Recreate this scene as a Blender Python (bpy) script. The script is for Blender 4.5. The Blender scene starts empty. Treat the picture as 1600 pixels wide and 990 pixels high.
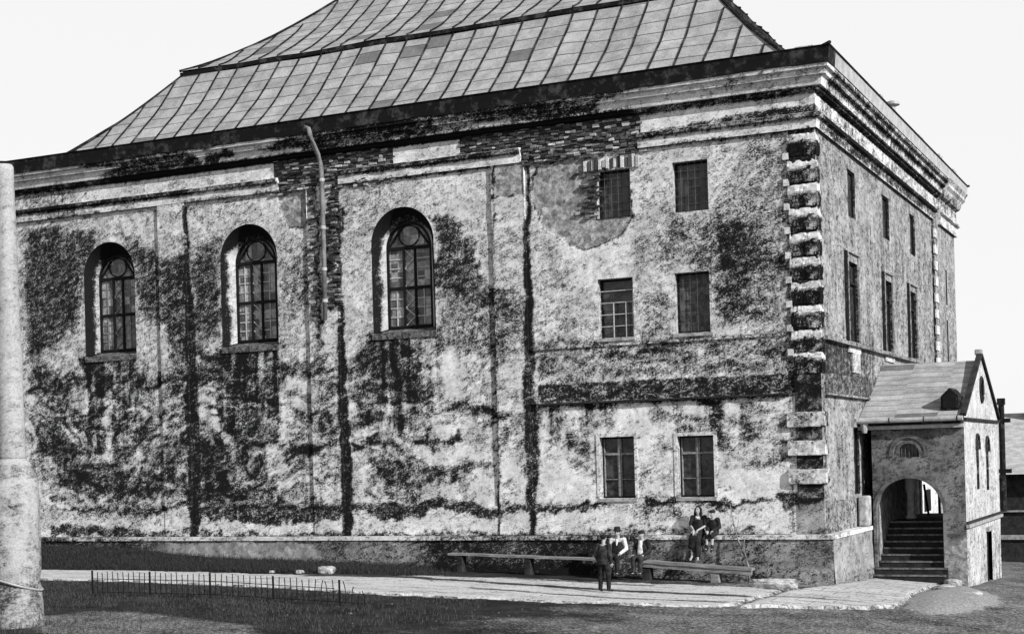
import bpy, bmesh, math, random
import numpy as np
from mathutils import Vector, Matrix
from mathutils.geometry import convex_hull_2d
R = math.radians
random.seed(7)
rng = np.random.default_rng(11)
scene = bpy.context.scene
C = scene.collection

# ------------------------------------------------------------------ camera
cam_d = bpy.data.cameras.new('camera'); cam = bpy.data.objects.new('camera', cam_d); C.objects.link(cam)
AZ, ROLL, FPX = R(115.1), math.atan(0.027), 2350.0
fwd = Vector((math.cos(AZ), math.sin(AZ), 0)); rt0 = Vector((math.sin(AZ), -math.cos(AZ), 0)); up0 = Vector((0, 0, 1))
rt = math.cos(ROLL)*rt0 - math.sin(ROLL)*up0
up = math.sin(ROLL)*rt0 + math.cos(ROLL)*up0
M = Matrix.Identity(4)
for i in range(3):
    M[i][0], M[i][1], M[i][2] = rt[i], up[i], -fwd[i]
M.translation = Vector((9.712, -40.631, 3.45))
cam.matrix_world = M
cam_d.sensor_width = 36.0; cam_d.lens = 36.0*FPX/1600.0
cam_d.shift_y = 225.0/1600.0
cam_d.clip_start = 0.5; cam_d.clip_end = 3000
scene.camera = cam

# ------------------------------------------------------------------ world, sun, exposure
SUN_TO = Vector((0.92, -0.37, 0.54)).normalized()
w = bpy.data.worlds.new('World'); scene.world = w; w.use_nodes = True
nt = w.node_tree; nt.nodes.clear()
sky = nt.nodes.new('ShaderNodeTexSky'); sky.sky_type = 'NISHITA'; sky.sun_disc = False
sky.sun_elevation = math.asin(SUN_TO.z); sky.sun_rotation = math.atan2(SUN_TO.x, SUN_TO.y)
bw = nt.nodes.new('ShaderNodeRGBToBW')                       # the photograph is black and white
ma = nt.nodes.new('ShaderNodeMath'); ma.operation = 'MULTIPLY_ADD'; ma.inputs[1].default_value = 0.07; ma.inputs[2].default_value = 5.2   # thin white overcast over the clear sky
cr = nt.nodes.new('ShaderNodeCombineColor')
bg = nt.nodes.new('ShaderNodeBackground'); bg.inputs['Strength'].default_value = 0.12
wo = nt.nodes.new('ShaderNodeOutputWorld')
nt.links.new(sky.outputs[0], bw.inputs[0]); nt.links.new(bw.outputs[0], ma.inputs[0])
tc = nt.nodes.new('ShaderNodeTexCoord'); sp = nt.nodes.new('ShaderNodeSeparateXYZ'); nt.links.new(tc.outputs['Generated'], sp.inputs[0])
mr = nt.nodes.new('ShaderNodeMapRange'); mr.interpolation_type = 'SMOOTHSTEP'                 # bright haze low down, darker overhead
for i_, v_ in ((1, .42), (2, .85), (3, 1.0), (4, .30)): mr.inputs[i_].default_value = v_
nt.links.new(sp.outputs[2], mr.inputs[0])
mu = nt.nodes.new('ShaderNodeMath'); mu.operation = 'MULTIPLY'; nt.links.new(ma.outputs[0], mu.inputs[0]); nt.links.new(mr.outputs[0], mu.inputs[1])
for i in range(3): nt.links.new(mu.outputs[0], cr.inputs[i])
nt.links.new(cr.outputs[0], bg.inputs['Color']); nt.links.new(bg.outputs[0], wo.inputs['Surface'])
sd = bpy.data.lights.new('sun', 'SUN'); sd.energy = 5.0; sd.angle = R(0.6); sd.color = (1, 1, 1)
so = bpy.data.objects.new('sun', sd); C.objects.link(so)
so.rotation_euler = (-SUN_TO).to_track_quat('-Z', 'Y').to_euler(); so.location = (20, -40, 40)
scene.view_settings.view_transform = 'Standard'; scene.view_settings.look = 'None'
scene.view_settings.gamma = 1.0; scene.view_settings.exposure = 0.50
scene.view_settings.use_curve_mapping = False
scene.render.engine = 'CYCLES'

# ------------------------------------------------------------------ measured marks on the facade (metres on the wall: x, z)
POLYS=[([(-28.06, 11.96), (-25.62, 11.83), (-24.38, 11.41), (-25.33, 10.61), (-25.44, 9.13), (-25.97, 8.28), (-26.76, 7.88), (-28.07, 7.51)], 0.42, 0.5), ([(-23.83, 11.58), (-23.02, 11.29), (-22.06, 10.57), (-21.84, 9.1), (-21.92, 8.35), (-23.14, 8.75), (-23.14, 10.27)], 0.4, 0.35), ([(-28.06, 11.96), (-26.48, 11.82), (-26.27, 9.4), (-28.01, 9.3)], 0.15, 0.5), ([(-27.93, 7.5), (-25.66, 6.72), (-25.54, 4.51), (-27.6, 4.34)], 0.3, 0.5), ([(-27.16, 4.56), (-25.6, 4.29), (-24.23, 3.71), (-22.62, 3.35), (-21.79, 2.64), (-25.1, 2.69), (-26.63, 3.16)], 0.75, 0.25), ([(-25.35, 7.45), (-24.66, 7.41), (-24.78, 3.83), (-25.34, 3.84)], 0.5, 0.15), ([(-24.3, 6.65), (-23.97, 6.64), (-24.04, 4.46), (-24.37, 4.47)], 0.45, 0.12), ([(-23.7, 6.41), (-23.43, 6.39), (-23.49, 4.66), (-23.76, 4.67)], 0.4, 0.12), ([(-25.35, 7.47), (-23.18, 7.42), (-23.22, 6.38), (-25.39, 6.4)], 0.5, 0.15), ([(-28.1, 6.83), (-20.92, 6.81), (-19.76, 6.85), (-19.78, 6.39), (-23.06, 6.27), (-28.11, 6.34)], 0.34, 0.2), ([(-21.98, 10.6), (-21.06, 10.53), (-20.99, 6.28), (-21.94, 6.11)], 0.36, 0.2), ([(-21.94, 6.11), (-21.0, 6.07), (-20.99, 2.46), (-21.96, 2.48)], 0.28, 0.3), ([(-25.25, 6.37), (-23.6, 6.18), (-22.32, 4.41), (-22.62, 3.35), (-25.06, 3.83)], 0.12, 0.4), ([(-23.49, 5.53), (-22.3, 5.05), (-22.02, 3.76), (-23.42, 3.69)], 0.14, 0.4), ([(-20.78, 11.1), (-19.6, 11.14), (-19.7, 7.9), (-20.9, 7.65)], 0.36, 0.3), ([(-20.84, 9.45), (-19.66, 9.15), (-19.69, 8.21), (-20.87, 8.29)], 0.22, 0.2), ([(-20.82, 7.54), (-19.72, 7.27), (-19.76, 6.22), (-20.79, 6.27)], 0.36, 0.25), ([(-19.74, 7.52), (-17.43, 7.35), (-17.41, 6.16), (-19.79, 6.18)], 0.52, 0.15), ([(-19.81, 6.23), (-19.25, 6.2), (-19.27, 4.11), (-19.83, 4.13)], 0.62, 0.12), ([(-19.26, 6.12), (-17.42, 6.12), (-17.43, 4.06), (-19.22, 4.01)], 0.36, 0.15), ([(-17.39, 6.81), (-15.9, 6.65), (-15.91, 6.29), (-17.41, 6.4)], 0.46, 0.12), ([(-20.75, 4.36), (-19.16, 4.32), (-18.0, 3.35), (-17.49, 2.17), (-20.76, 2.21)], 0.44, 0.3), ([(-20.24, 4.03), (-19.02, 4.1), (-18.98, 2.33), (-19.79, 2.24)], 0.32, 0.2), ([(-17.48, 4.06), (-15.98, 4.06), (-16.0, 3.57), (-17.45, 3.44)], 0.34, 0.15), ([(-20.8, 2.57), (-16.08, 2.5), (-16.09, 2.13), (-20.82, 2.19)], 0.22, 0.2), ([(-17.13, 10.51), (-16.02, 10.42), (-16.09, 8.39), (-17.1, 8.36)], 0.22, 0.4), ([(-15.85, 13.59), (-15.66, 13.57), (-15.8, 6.85), (-15.99, 6.86)], 0.45, 0.1), ([(-15.99, 6.86), (-15.23, 6.82), (-15.24, 2.79), (-15.98, 2.8)], 0.2, 0.3), ([(-15.41, 13.29), (-15.03, 13.25), (-15.23, 8.43), (-15.51, 8.45)], 0.6, 0.08), ([(-11.68, 10.97), (-11.16, 10.72), (-9.75, 8.83), (-9.1, 7.92), (-9.36, 7.73), (-11.31, 8.79), (-11.66, 8.97)], 0.42, 0.12), ([(-11.63, 9.75), (-9.77, 8.26), (-9.74, 6.53), (-11.59, 6.86)], 0.26, 0.4), ([(-14.09, 7.56), (-11.66, 7.45), (-11.56, 6.39), (-12.73, 6.06), (-15.01, 6.37), (-14.88, 6.8)], 0.52, 0.2), ([(-14.9, 6.2), (-11.61, 6.04), (-11.87, 4.88), (-13.69, 4.15), (-14.89, 4.39)], 0.26, 0.4), ([(-14.89, 4.19), (-13.19, 4.14), (-13.25, 3.86), (-14.86, 3.91)], 0.36, 0.12), ([(-12.44, 4.31), (-10.97, 4.27), (-10.97, 4.03), (-12.45, 4.08)], 0.52, 0.1), ([(-13.71, 3.52), (-9.74, 3.46), (-9.75, 3.23), (-13.72, 3.24)], 0.42, 0.1), ([(-14.18, 3.41), (-11.04, 3.41), (-11.05, 2.99), (-14.19, 2.93)], 0.4, 0.15), ([(-11.42, 5.14), (-9.74, 4.96), (-9.75, 4.65), (-11.43, 4.79)], 0.36, 0.12), ([(-13.62, 2.92), (-12.49, 2.9), (-12.62, 2.31), (-13.52, 2.32)], 0.36, 0.2), ([(-14.84, 6.0), (-12.73, 5.9), (-12.84, 2.35), (-14.95, 2.28)], 0.1, 0.5), ([(-11.55, 6.78), (-9.82, 6.69), (-9.86, 5.34), (-11.59, 5.34)], -0.18, 0.2), ([(-12.53, 5.3), (-11.1, 5.05), (-11.45, 4.28), (-12.78, 4.48)], -0.12, 0.2), ([(-9.8, 8.6), (-8.51, 8.17), (-8.56, 6.56), (-9.82, 6.63)], 0.3, 0.25), ([(-9.78, 5.0), (-8.57, 4.85), (-8.55, 4.0), (-9.73, 3.94)], 0.24, 0.25), ([(-4.1, 10.3), (-2.93, 10.29), (-2.61, 10.08), (-0.84, 9.36), (-0.83, 7.02), (-2.69, 7.14), (-2.91, 8.5), (-4.11, 8.77)], 0.34, 0.5), ([(-2.93, 8.41), (-1.74, 8.23), (-1.85, 7.35), (-2.96, 7.42)], 0.16, 0.25), ([(-5.37, 9.88), (-4.03, 9.49), (-4.06, 8.58), (-5.31, 8.68)], 0.24, 0.3), ([(-5.2, 8.4), (-4.16, 8.32), (-4.17, 6.59), (-5.17, 6.65)], 0.22, 0.3), ([(-8.4, 7.59), (-7.04, 7.32), (-7.06, 6.67), (-8.39, 6.72)], 0.24, 0.3), ([(-8.47, 6.69), (-0.84, 6.72), (-0.8, 5.56), (-8.46, 5.59)], 0.33, 0.1), ([(-8.49, 5.93), (-0.87, 5.84), (-0.8, 5.52), (-8.46, 5.57)], -0.12, 0.1), ([(-8.46, 5.57), (-0.8, 5.52), (-0.78, 5.03), (-8.23, 5.05)], 0.5, 0.06), ([(-2.39, 4.71), (-0.79, 4.56), (-0.84, 2.98), (-2.43, 3.01)], 0.22, 0.3), ([(-8.44, 4.94), (-6.61, 4.69), (-6.65, 3.38), (-8.44, 3.43)], 0.18, 0.3), ([(-8.45, 3.11), (-6.56, 3.07), (-6.58, 2.36), (-8.48, 2.33)], -0.2, 0.15), ([(-2.9, 3.02), (-0.84, 3.07), (-0.86, 2.33), (-2.92, 2.32)], -0.25, 0.12), ([(-2.79, 4.72), (-2.48, 4.71), (-2.52, 3.11), (-2.8, 3.11)], 0.3, 0.15), ([(-4.84, 4.8), (-2.94, 4.73), (-2.96, 4.01), (-4.86, 4.04)], 0.14, 0.2), ([(-8.68, 3.81), (-6.65, 3.38), (-6.66, 2.92), (-8.58, 2.96)], 0.14, 0.2), ([(-20.94, 2.29), (-14.68, 2.26), (-14.68, 1.98), (-16.83, 1.75), (-20.93, 1.78)], 0.8, 0.06), ([(-27.24, 2.21), (-20.94, 2.25), (-20.95, 2.08), (-27.24, 2.1)], 0.6, 0.05), ([(-25.11, 2.3), (-22.66, 2.27), (-22.94, 1.93), (-25.12, 1.95)], 0.4, 0.1), ([(-14.67, 2.28), (-8.62, 2.24), (-8.63, 2.05), (-13.76, 1.85), (-14.69, 1.94)], 0.75, 0.06), ([(-8.62, 2.24), (-6.48, 2.25), (-6.49, 2.12), (-8.61, 2.01)], 0.7, 0.05), ([(-5.3, 2.29), (-4.24, 2.29), (-4.14, 2.18), (-5.31, 2.03)], 0.7, 0.05), ([(-4.24, 2.29), (-0.82, 2.26), (0.24, 2.24), (0.23, 2.12), (-2.46, 2.1), (-4.14, 2.22)], 0.6, 0.04), ([(-5.6, 2.07), (-4.14, 2.14), (-4.16, 1.6), (-5.32, 1.51)], 0.32, 0.2), ([(-27.26, 1.52), (-20.84, 1.4), (-20.85, 1.15), (-27.28, 1.16)], 0.5, 0.06), ([(-20.84, 1.36), (0.21, 1.37), (0.21, 1.13), (-20.85, 1.15)], 0.42, 0.05)]
STRIPES=[([(-21.03, 12.12, 0.091), (-21.03, 10.53, 0.127), (-20.95, 9.03, 0.327), (-20.94, 7.13, 0.364), (-20.92, 5.43, 0.491), (-20.95, 3.73, 0.545), (-20.94, 2.25, 0.509), (-20.95, 1.23, 0.236)], 0.95), ([(-21.85, 12.09, 0.036), (-21.85, 8.88, 0.055), (-21.9, 4.19, 0.073)], 0.35), ([(-15.81, 13.34, 0.055), (-15.93, 8.08, 0.073), (-15.96, 4.02, 0.091), (-15.98, 1.99, 0.127)], 0.6), ([(-15.16, 12.26, 0.091), (-15.13, 10.04, 0.109), (-15.13, 8.02, 0.145), (-15.12, 6.01, 0.255), (-15.09, 3.99, 0.364), (-15.07, 2.18, 0.345), (-15.08, 1.25, 0.291)], 0.95), ([(-9.69, 12.28, 0.045), (-9.71, 9.59, 0.055), (-9.74, 6.53, 0.082), (-9.75, 3.84, 0.091), (-9.79, 1.24, 0.055)], 0.75), ([(-8.57, 12.35, 0.091), (-8.62, 9.5, 0.145), (-8.63, 7.61, 0.218), (-8.65, 5.71, 0.327), (-8.68, 3.81, 0.4), (-8.69, 2.68, 0.291), (-8.7, 1.19, 0.145)], 0.95), ([(-21.04, 12.05, 0.073), (-18.96, 12.19, 0.073), (-17.22, 12.28, 0.091)], 0.5), ([(-28.09, 12.0, 0.055), (-24.78, 12.08, 0.055), (-21.03, 12.18, 0.055)], 0.35), ([(-15.18, 12.28, 0.055), (-12.54, 12.27, 0.073), (-9.8, 12.29, 0.091)], 0.8), ([(-5.01, 12.3, 0.055), (-0.55, 12.27, 0.055)], 0.7), ([(-0.75, 12.02, 0.073), (-0.81, 7.11, 0.091), (-0.88, 1.31, 0.073)], 0.6), ([(-8.53, 6.73, 0.091), (-0.84, 6.76, 0.091)], 0.6), ([(-8.5, 5.63, 0.073), (-0.73, 5.57, 0.091)], 0.55), ([(-8.39, 5.07, 0.073), (-0.75, 5.05, 0.073)], 0.8), ([(-11.74, 6.15, 0.073), (-11.68, 6.63, 0.091)], 0.4), ([(-9.76, 9.89, 0.036), (-11.28, 9.88, 0.036)], 0.25)]  # level stripes below the architrave paint in its shadow line
BARE=[[(-8.27, 12.2), (-8.48, 11.39), (-8.15, 10.45), (-7.47, 9.79), (-6.79, 9.52), (-6.07, 9.74), (-5.51, 9.91), (-5.3, 10.33), (-5.32, 11.07), (-6.2, 11.86), (-6.49, 12.21), (-7.77, 12.22)], [(-17.29, 13.05), (-17.24, 11.65), (-16.89, 11.17), (-16.41, 11.0), (-15.92, 11.22), (-15.82, 12.89)], [(-9.65, 12.23), (-9.37, 12.43), (-8.6, 12.35), (-8.54, 11.39), (-9.62, 11.31)]]
DAMP=[([(-1.7, 12.25), (-0.76, 12.26), (-0.83, 8.42), (-2.65, 8.57), (-2.89, 10.47)], 0.5)]

# ------------------------------------------------------------------ noise in numpy
def _hash(ix, iy, s):
    n = (ix.astype(np.int64)*374761393 + iy.astype(np.int64)*668265263 + s*974634777) & 0x7fffffff
    n = ((n ^ (n >> 13))*1274126177) & 0x7fffffff
    return ((n ^ (n >> 16)) & 0xffff)/65535.0
def vnoise(x, y, s=0):
    ix = np.floor(x); iy = np.floor(y); fx = x-ix; fy = y-iy
    fx = fx*fx*(3-2*fx); fy = fy*fy*(3-2*fy)
    a = _hash(ix, iy, s); b = _hash(ix+1, iy, s); c = _hash(ix, iy+1, s); d = _hash(ix+1, iy+1, s)
    return (a*(1-fx)+b*fx)*(1-fy)+(c*(1-fx)+d*fx)*fy
def fbm(x, y, s=0, o=4):
    x = np.asarray(x, float); y = np.asarray(y, float)
    t = 0; a = .5; n = 0
    for k in range(o):
        t = t+a*vnoise(x*2**k+k*17.3, y*2**k-k*9.1, s+k); n += a; a *= .55
    return t/n
def sstep(a, b, x):
    t = np.clip((x-a)/(b-a), 0, 1); return t*t*(3-2*t)
def seg_dist(px, py, ax, ay, bx, by):
    vx, vy = bx-ax, by-ay; L = vx*vx+vy*vy+1e-12
    t = np.clip(((px-ax)*vx+(py-ay)*vy)/L, 0, 1)
    return np.hypot(px-ax-t*vx, py-ay-t*vy), t
def poly_sd(px, py, P):
    d = np.full(px.shape, 1e9); ins = np.zeros(px.shape, bool)
    n = len(P)
    for i in range(n):
        (ax, ay), (bx, by) = P[i], P[(i+1) % n]
        d = np.minimum(d, seg_dist(px, py, ax, ay, bx, by)[0])
        c = ((ay > py) != (by > py)) & (px < (bx-ax)*(py-ay)/((by-ay) if abs(by-ay) > 1e-9 else 1e-9)+ax)
        ins ^= c
    return np.where(ins, -d, d)

def facade_marks(x, z):
    """grime, bare: lichen, damp, fallen plaster and painted shade lines on the street front"""
    x = np.asarray(x, float); z = np.asarray(z, float)
    wx = x+(fbm(x*1.1, z*1.1, 3)-.5)*.9+(fbm(x*4, z*4, 5)-.5)*.35
    wz = z+(fbm(x*1.1, z*1.1, 13)-.5)*.75+(fbm(x*4, z*4, 15)-.5)*.3
    g = .17+.30*(fbm(x*.8, z*.8, 21)-.5)
    br_ = .55+.9*fbm(x*2.3, z*2.3, 25, 4)
    g = g+.03*sstep(7.4, 6.6, z)*sstep(2.1, 2.3, z)*sstep(-8.5, -9, x)-.10*sstep(1.9, 1.8, z)+.06*sstep(-8.5, -9, x)+.06*sstep(-15, -17, x)*sstep(11.4, 10.4, z)
    for P, s, soft in POLYS:
        d = poly_sd(wx, wz, P); g = g+s*(br_ if s > 0 else 1)*sstep(soft*.6+.03, -soft*.7-.03, d)
    g = np.minimum(g, .70)
    low = sstep(8.0, 6.0, z)
    sl = (fbm(x*.25, z*.4, 35)-.5)*3
    lay = .62*fbm(x*1.9+z*.2, z*5.6-x*.5*sl, 31, 6)+.38*fbm(x*.9, z*2.2-x*.4*sl, 36, 4)                     # plaster flakes off in low, near level beds
    g = g+(lay-.5)*(.30+1.40*low)*sstep(1.9, 2.3, z)*sstep(-8.3, -8.8, x)+(lay-.5)*(.4+1.2*low)*sstep(1.9, 2.3, z)*sstep(-8.8, -8.3, x)
    dr = fbm(x*5.5, z*.55, 41, 4)                                   # runs below ledges
    g = g+(dr-.5)*(1.3*sstep(5.1, 5.0, z)*sstep(3.2, 4.6, z)*sstep(-8.6, -8.4, x)*sstep(-1.9, -2.4, x)+1.1*sstep(7.5, 7.2, z)*sstep(3.2, 5.8, z)*np.maximum.reduce([sstep(1.5, 1.0, np.abs(x+c_)) for c_ in (24.28, 18.57, 12.86)]))
    bare = np.zeros(x.shape)
    bx = x+(fbm(x*1.6, z*1.6, 51)-.5)*.30+(fbm(x*7, z*7, 52)-.5)*.10
    bz = z+(fbm(x*1.6, z*1.6, 53)-.5)*.30+(fbm(x*7, z*7, 54)-.5)*.10
    for P in BARE:
        d = poly_sd(bx, bz, P); bare = np.maximum(bare, sstep(.03, -.03, d))
        g = g+.6*sstep(.07, .0, np.abs(d))*(.3+.7*(fbm(x*1.5, z*1.5, 58) > .48))
    for P, s in DAMP:
        d = poly_sd(x+(fbm(x*2, z*2, 61)-.5)*.15, z+(fbm(x*2, z*2, 62)-.5)*.15, P)
        g = g+s*.40*sstep(.09, -.09, d)
    sx = x+(fbm(x*0+3, z*1.7, 71)-.5)*.16+(fbm(x*3, z*3, 72)-.5)*.16
    sz = z+(fbm(x*1.7, z*0+5, 73)-.5)*.10
    for P, s in STRIPES:
        for i in range(len(P)-1):
            (ax, az, aw), (bx_, bz_, bw_) = P[i], P[i+1]
            d, t = seg_dist(sx, sz, ax, az, bx_, bz_)
            hw = (aw+(bw_-aw)*t)*.5
            m = sstep(hw+.09, hw-.05, d)
            g = np.maximum(g, m*s*(.62+.55*fbm(x*2.2, z*1.1, 76, 4)))
    bnd = sstep(5.10, 5.14, z)*sstep(5.70, 5.66, z)*sstep(-8.5, -8.3, x)*sstep(-.6, -.7, x)
    chip = sstep(.64, .68, fbm(x*1.6, z*1.6, 77))
    g = np.maximum(g, bnd*(.58+.25*fbm(x*2, z*3, 78))*(1-.8*chip))
    b2 = sstep(5.68, 5.8, z)*sstep(6.72, 6.68, z)*sstep(-8.5, -8.3, x)*sstep(-.8, -.9, x)
    g = np.maximum(g, b2*(.40+.25*(fbm(x*1.5, z*2.5, 79)-.5)))
    return np.clip(g, 0, 1.2), bare
def side_marks(y, z):
    y = np.asarray(y, float); z = np.asarray(z, float)
    g = .25+.40*(fbm(y*.9, z*.9, 81)-.5)+.45*(fbm(y*5, z*.6, 82, 4)-.5)*sstep(12.2, 10, z)
    g = g+.36*sstep(6.75, 6.45, z)*sstep(5.0, 5.3, z)*sstep(8, 3, y)+.42*sstep(5.72, 5.65, z)*sstep(5.05, 5.15, z)
    g = g+.25*sstep(2.5, 1.0, z)+.3*sstep(1.0, .1, y)*sstep(6.2, 5, z)*0
    return np.clip(g, 0, 1.1), np.zeros(y.shape)

# ------------------------------------------------------------------ ground height
def gz(x, y):
    x = np.asarray(x, float); y = np.asarray(y, float)
    a = np.clip(.03*(-x)-.08, -.08, .30)
    b = -.045*np.clip(y+1, 0, 30)-.07*np.clip(x, 0, 12)
    wgt = np.clip((x+1.0)/1.5, 0, 1)
    far = sstep(-15.0, -22.0, y)*-.10
    return a+b*wgt+far
def gzf(x, y): return float(gz(np.array([x]), np.array([y]))[0])

# ------------------------------------------------------------------ materials (all grey: the photograph is black and white)
def g3(v): return (v, v, v, 1)
def newmat(name):
    m = bpy.data.materials.new(name); m.use_nodes = True
    n = m.node_tree.nodes; n.clear()
    o = n.new('ShaderNodeOutputMaterial'); p = n.new('ShaderNodeBsdfPrincipled')
    m.node_tree.links.new(p.outputs[0], o.inputs[0])
    return m, m.node_tree, p
def node(t, typ, **kw):
    n = t.nodes.new(typ)
    for k, v in kw.items():
        if hasattr(n, k): setattr(n, k, v)
    return n
def mathn(t, op, a, b=None, c=None, clamp=False):
    n = t.nodes.new('ShaderNodeMath'); n.operation = op; n.use_clamp = clamp
    for i, v in enumerate((a, b, c)):
        if v is None: continue
        if isinstance(v, (int, float)): n.inputs[i].default_value = v
        else: t.links.new(v, n.inputs[i])
    return n.outputs[0]
def noise(t, vec, scale, detail=5, rough=.6, dist=0):
    n = t.nodes.new('ShaderNodeTexNoise'); n.inputs['Scale'].default_value = scale
    n.inputs['Detail'].default_value = detail; n.inputs['Roughness'].default_value = rough; n.inputs['Distortion'].default_value = dist
    if vec is not None: t.links.new(vec, n.inputs['Vector'])
    return n.outputs['Fac']
def ramp(t, fac, a, b, va=0., vb=1., smooth=True):
    n = t.nodes.new('ShaderNodeMapRange'); n.interpolation_type = 'SMOOTHSTEP' if smooth else 'LINEAR'
    n.inputs['From Min'].default_value = a; n.inputs['From Max'].default_value = b
    n.inputs['To Min'].default_value = va; n.inputs['To Max'].default_value = vb
    t.links.new(fac, n.inputs['Value']); return n.outputs['Result']
def lerp(t, f, a, b):
    n = t.nodes.new('ShaderNodeMix'); n.data_type = 'FLOAT'
    for i, v in ((0, f), (2, a), (3, b)):
        if isinstance(v, (int, float)): n.inputs[i].default_value = v
        else: t.links.new(v, n.inputs[i])
    return n.outputs[0]
def setcol(t, p, v):
    c = t.nodes.new('ShaderNodeCombineColor')
    for i in range(3): t.links.new(v, c.inputs[i])
    t.links.new(c.outputs[0], p.inputs['Base Color'])
def objco(t, scale=None, rot=None):
    c = t.nodes.new('ShaderNodeTexCoord').outputs['Object']
    if scale:
        m = t.nodes.new('ShaderNodeMapping'); m.inputs['Scale'].default_value = scale
        if rot:
            r_ = t.nodes.new('ShaderNodeMapping'); r_.inputs['Rotation'].default_value = rot; t.links.new(c, r_.inputs['Vector']); c = r_.outputs[0]
        t.links.new(c, m.inputs['Vector']); c = m.outputs[0]
    return c
def bump(t, p, h, strength=.5, dist=.02):
    b = t.nodes.new('ShaderNodeBump'); b.inputs['Strength'].default_value = strength; b.inputs['Distance'].default_value = dist
    t.links.new(h, b.inputs['Height']); t.links.new(b.outputs[0], p.inputs['Normal'])
def attr(t, name):
    a = t.nodes.new('ShaderNodeAttribute'); a.attribute_name = name; return a.outputs['Fac']

def weathered(name, light=.70, dark=.010, mid=.46, fine=1.0):
    m, t, p = newmat(name)
    co = objco(t)
    A = noise(t, co, 7.0, 8, .78); B = noise(t, co, 24.0, 4, .8); Cn = noise(t, co, 1.3, 4, .6); E_ = noise(t, objco(t, (1, 1, 2.2)), 15., 5, .7)
    g = attr(t, 'grime_shade')
    Md = noise(t, objco(t, (1, 1, 1.6)), 2.6, 5, .65)
    Hd = noise(t, objco(t, (3.2, 3.2, 9.), (0, R(24), 0)), 1., 7, .72, .6); Vs = noise(t, objco(t, (11., 11., 1.6), (0, R(-7), 0)), 1., 6, .7, .5)
    s = mathn(t, 'MULTIPLY_ADD', mathn(t, 'SUBTRACT', A, .5), 1.3*fine, g)
    s = mathn(t, 'MULTIPLY_ADD', mathn(t, 'SUBTRACT', B, .5), 2.0*fine, s)
    s = mathn(t, 'MULTIPLY_ADD', mathn(t, 'SUBTRACT', E_, .5), 1.5*fine, s)
    s = mathn(t, 'MULTIPLY_ADD', mathn(t, 'SUBTRACT', Md, .5), .8*fine, s)
    s = mathn(t, 'MULTIPLY_ADD', mathn(t, 'SUBTRACT', Hd, .5), 1.5*fine, s)
    s = mathn(t, 'MULTIPLY_ADD', mathn(t, 'SUBTRACT', Vs, .5), .55*fine, s)
    mask = ramp(t, s, .46, .66)
    half = ramp(t, s, .02, .56)
    base = lerp(t, ramp(t, Cn, .35, .65), mid*1.12, light)
    base = lerp(t, half, base, mid*.30)
    base = mathn(t, 'MULTIPLY', base, ramp(t, B, .3, .7, .58, 1.36, False))
    # rubble and mortar where the plaster fell
    v = t.nodes.new('ShaderNodeTexVoronoi'); v.inputs['Scale'].default_value = 5.5; t.links.new(co, v.inputs['Vector'])
    sep = t.nodes.new('ShaderNodeSeparateColor'); t.links.new(v.outputs['Color'], sep.inputs[0])
    rub = lerp(t, sep.outputs[0], .17, .42)
    rub = mathn(t, 'MULTIPLY', rub, ramp(t, A, .36, .62, .30, 1.25, False))
    rub = mathn(t, 'MULTIPLY', rub, ramp(t, B, .3, .7, .5, 1.4, False))
    base = lerp(t, attr(t, 'bare'), base, rub)
    col = lerp(t, mask, base, lerp(t, ramp(t, B, .3, .7), dark*.3, dark*1.5))
    setcol(t, p, col)
    p.inputs['Roughness'].default_value = .95; p.inputs['Specular IOR Level'].default_value = .03
    h = mathn(t, 'MULTIPLY_ADD', mask, -.6, mathn(t, 'MULTIPLY_ADD', A, .8, mathn(t, 'MULTIPLY', B, .5)))
    bump(t, p, h, .55, .03)
    return m
def plain(name, a, b=None, scale=6., rough=.85, bs=.3, bd=.01, fine=30., spec=.08, stretch=None, lo=.35, hi=.65):
    """two greys mixed by noise, with fine speckle"""
    m, t, p = newmat(name); b = a*.6 if b is None else b
    co = objco(t, stretch)
    A = noise(t, co, scale, 7, .7); B = noise(t, objco(t), fine, 3, .7)
    c = lerp(t, ramp(t, A, lo, hi), b, a)
    c = mathn(t, 'MULTIPLY', c, ramp(t, B, .3, .7, .72, 1.25, False))
    setcol(t, p, c); p.inputs['Roughness'].default_value = rough; p.inputs['Specular IOR Level'].default_value = spec
    if bs: bump(t, p, mathn(t, 'ADD', A, mathn(t, 'MULTIPLY', B, .5)), bs, bd)
    return m
M_ = {}
M_['plaster'] = weathered('weathered_plaster')
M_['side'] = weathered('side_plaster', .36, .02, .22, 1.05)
M_['trim'] = weathered('cornice_plaster', .70, .010, .46)
M_['quoin'] = weathered('quoin_stone', .64, .008, .42, .95)
M_['reveal'] = weathered('reveal_plaster', .46, .010, .30, .8)
M_['plinth'] = weathered('plinth_stone', .34, .010, .17)
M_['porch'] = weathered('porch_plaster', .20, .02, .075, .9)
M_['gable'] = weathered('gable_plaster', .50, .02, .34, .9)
M_['iron'] = plain('dark_iron', .012, .007, 8, .6, .2)
M_['fascia'] = plain('dark_zinc', .050, .006, 2.6, .7, .3, lo=.48, hi=.66, spec=.1)
M_['gutter'] = plain('pale_zinc', .36, .24, 3, .5, .1)
M_['jamb'] = plain('window_jamb_plaster', .38, .22, 3.5, .9, .4, .02)
M_['frame_dark'] = plain('dark_window_frame', .012, .007, 9, .7, .1)
M_['frame_pale'] = plain('worn_pale_paint', .24, .10, 14, .7, .1)
M_['bars'] = plain('pale_bars', .44, .28, 12, .7, .1)
M_['timber'] = plain('grey_timber', .24, .09, 3., .85, .5, .01, stretch=(.6, 6, 6))
M_['timber_dark'] = plain('dark_timber', .034, .013, 4., .85, .4)
M_['stone'] = plain('pale_stone', .42, .18, 4., .9, .7, .03)
M_['pole'] = weathered('whitewashed_pole', .31, .03, .30, .7)
M_['step'] = plain('worn_step_stone', .12, .05, 5., .9, .5)
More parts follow.
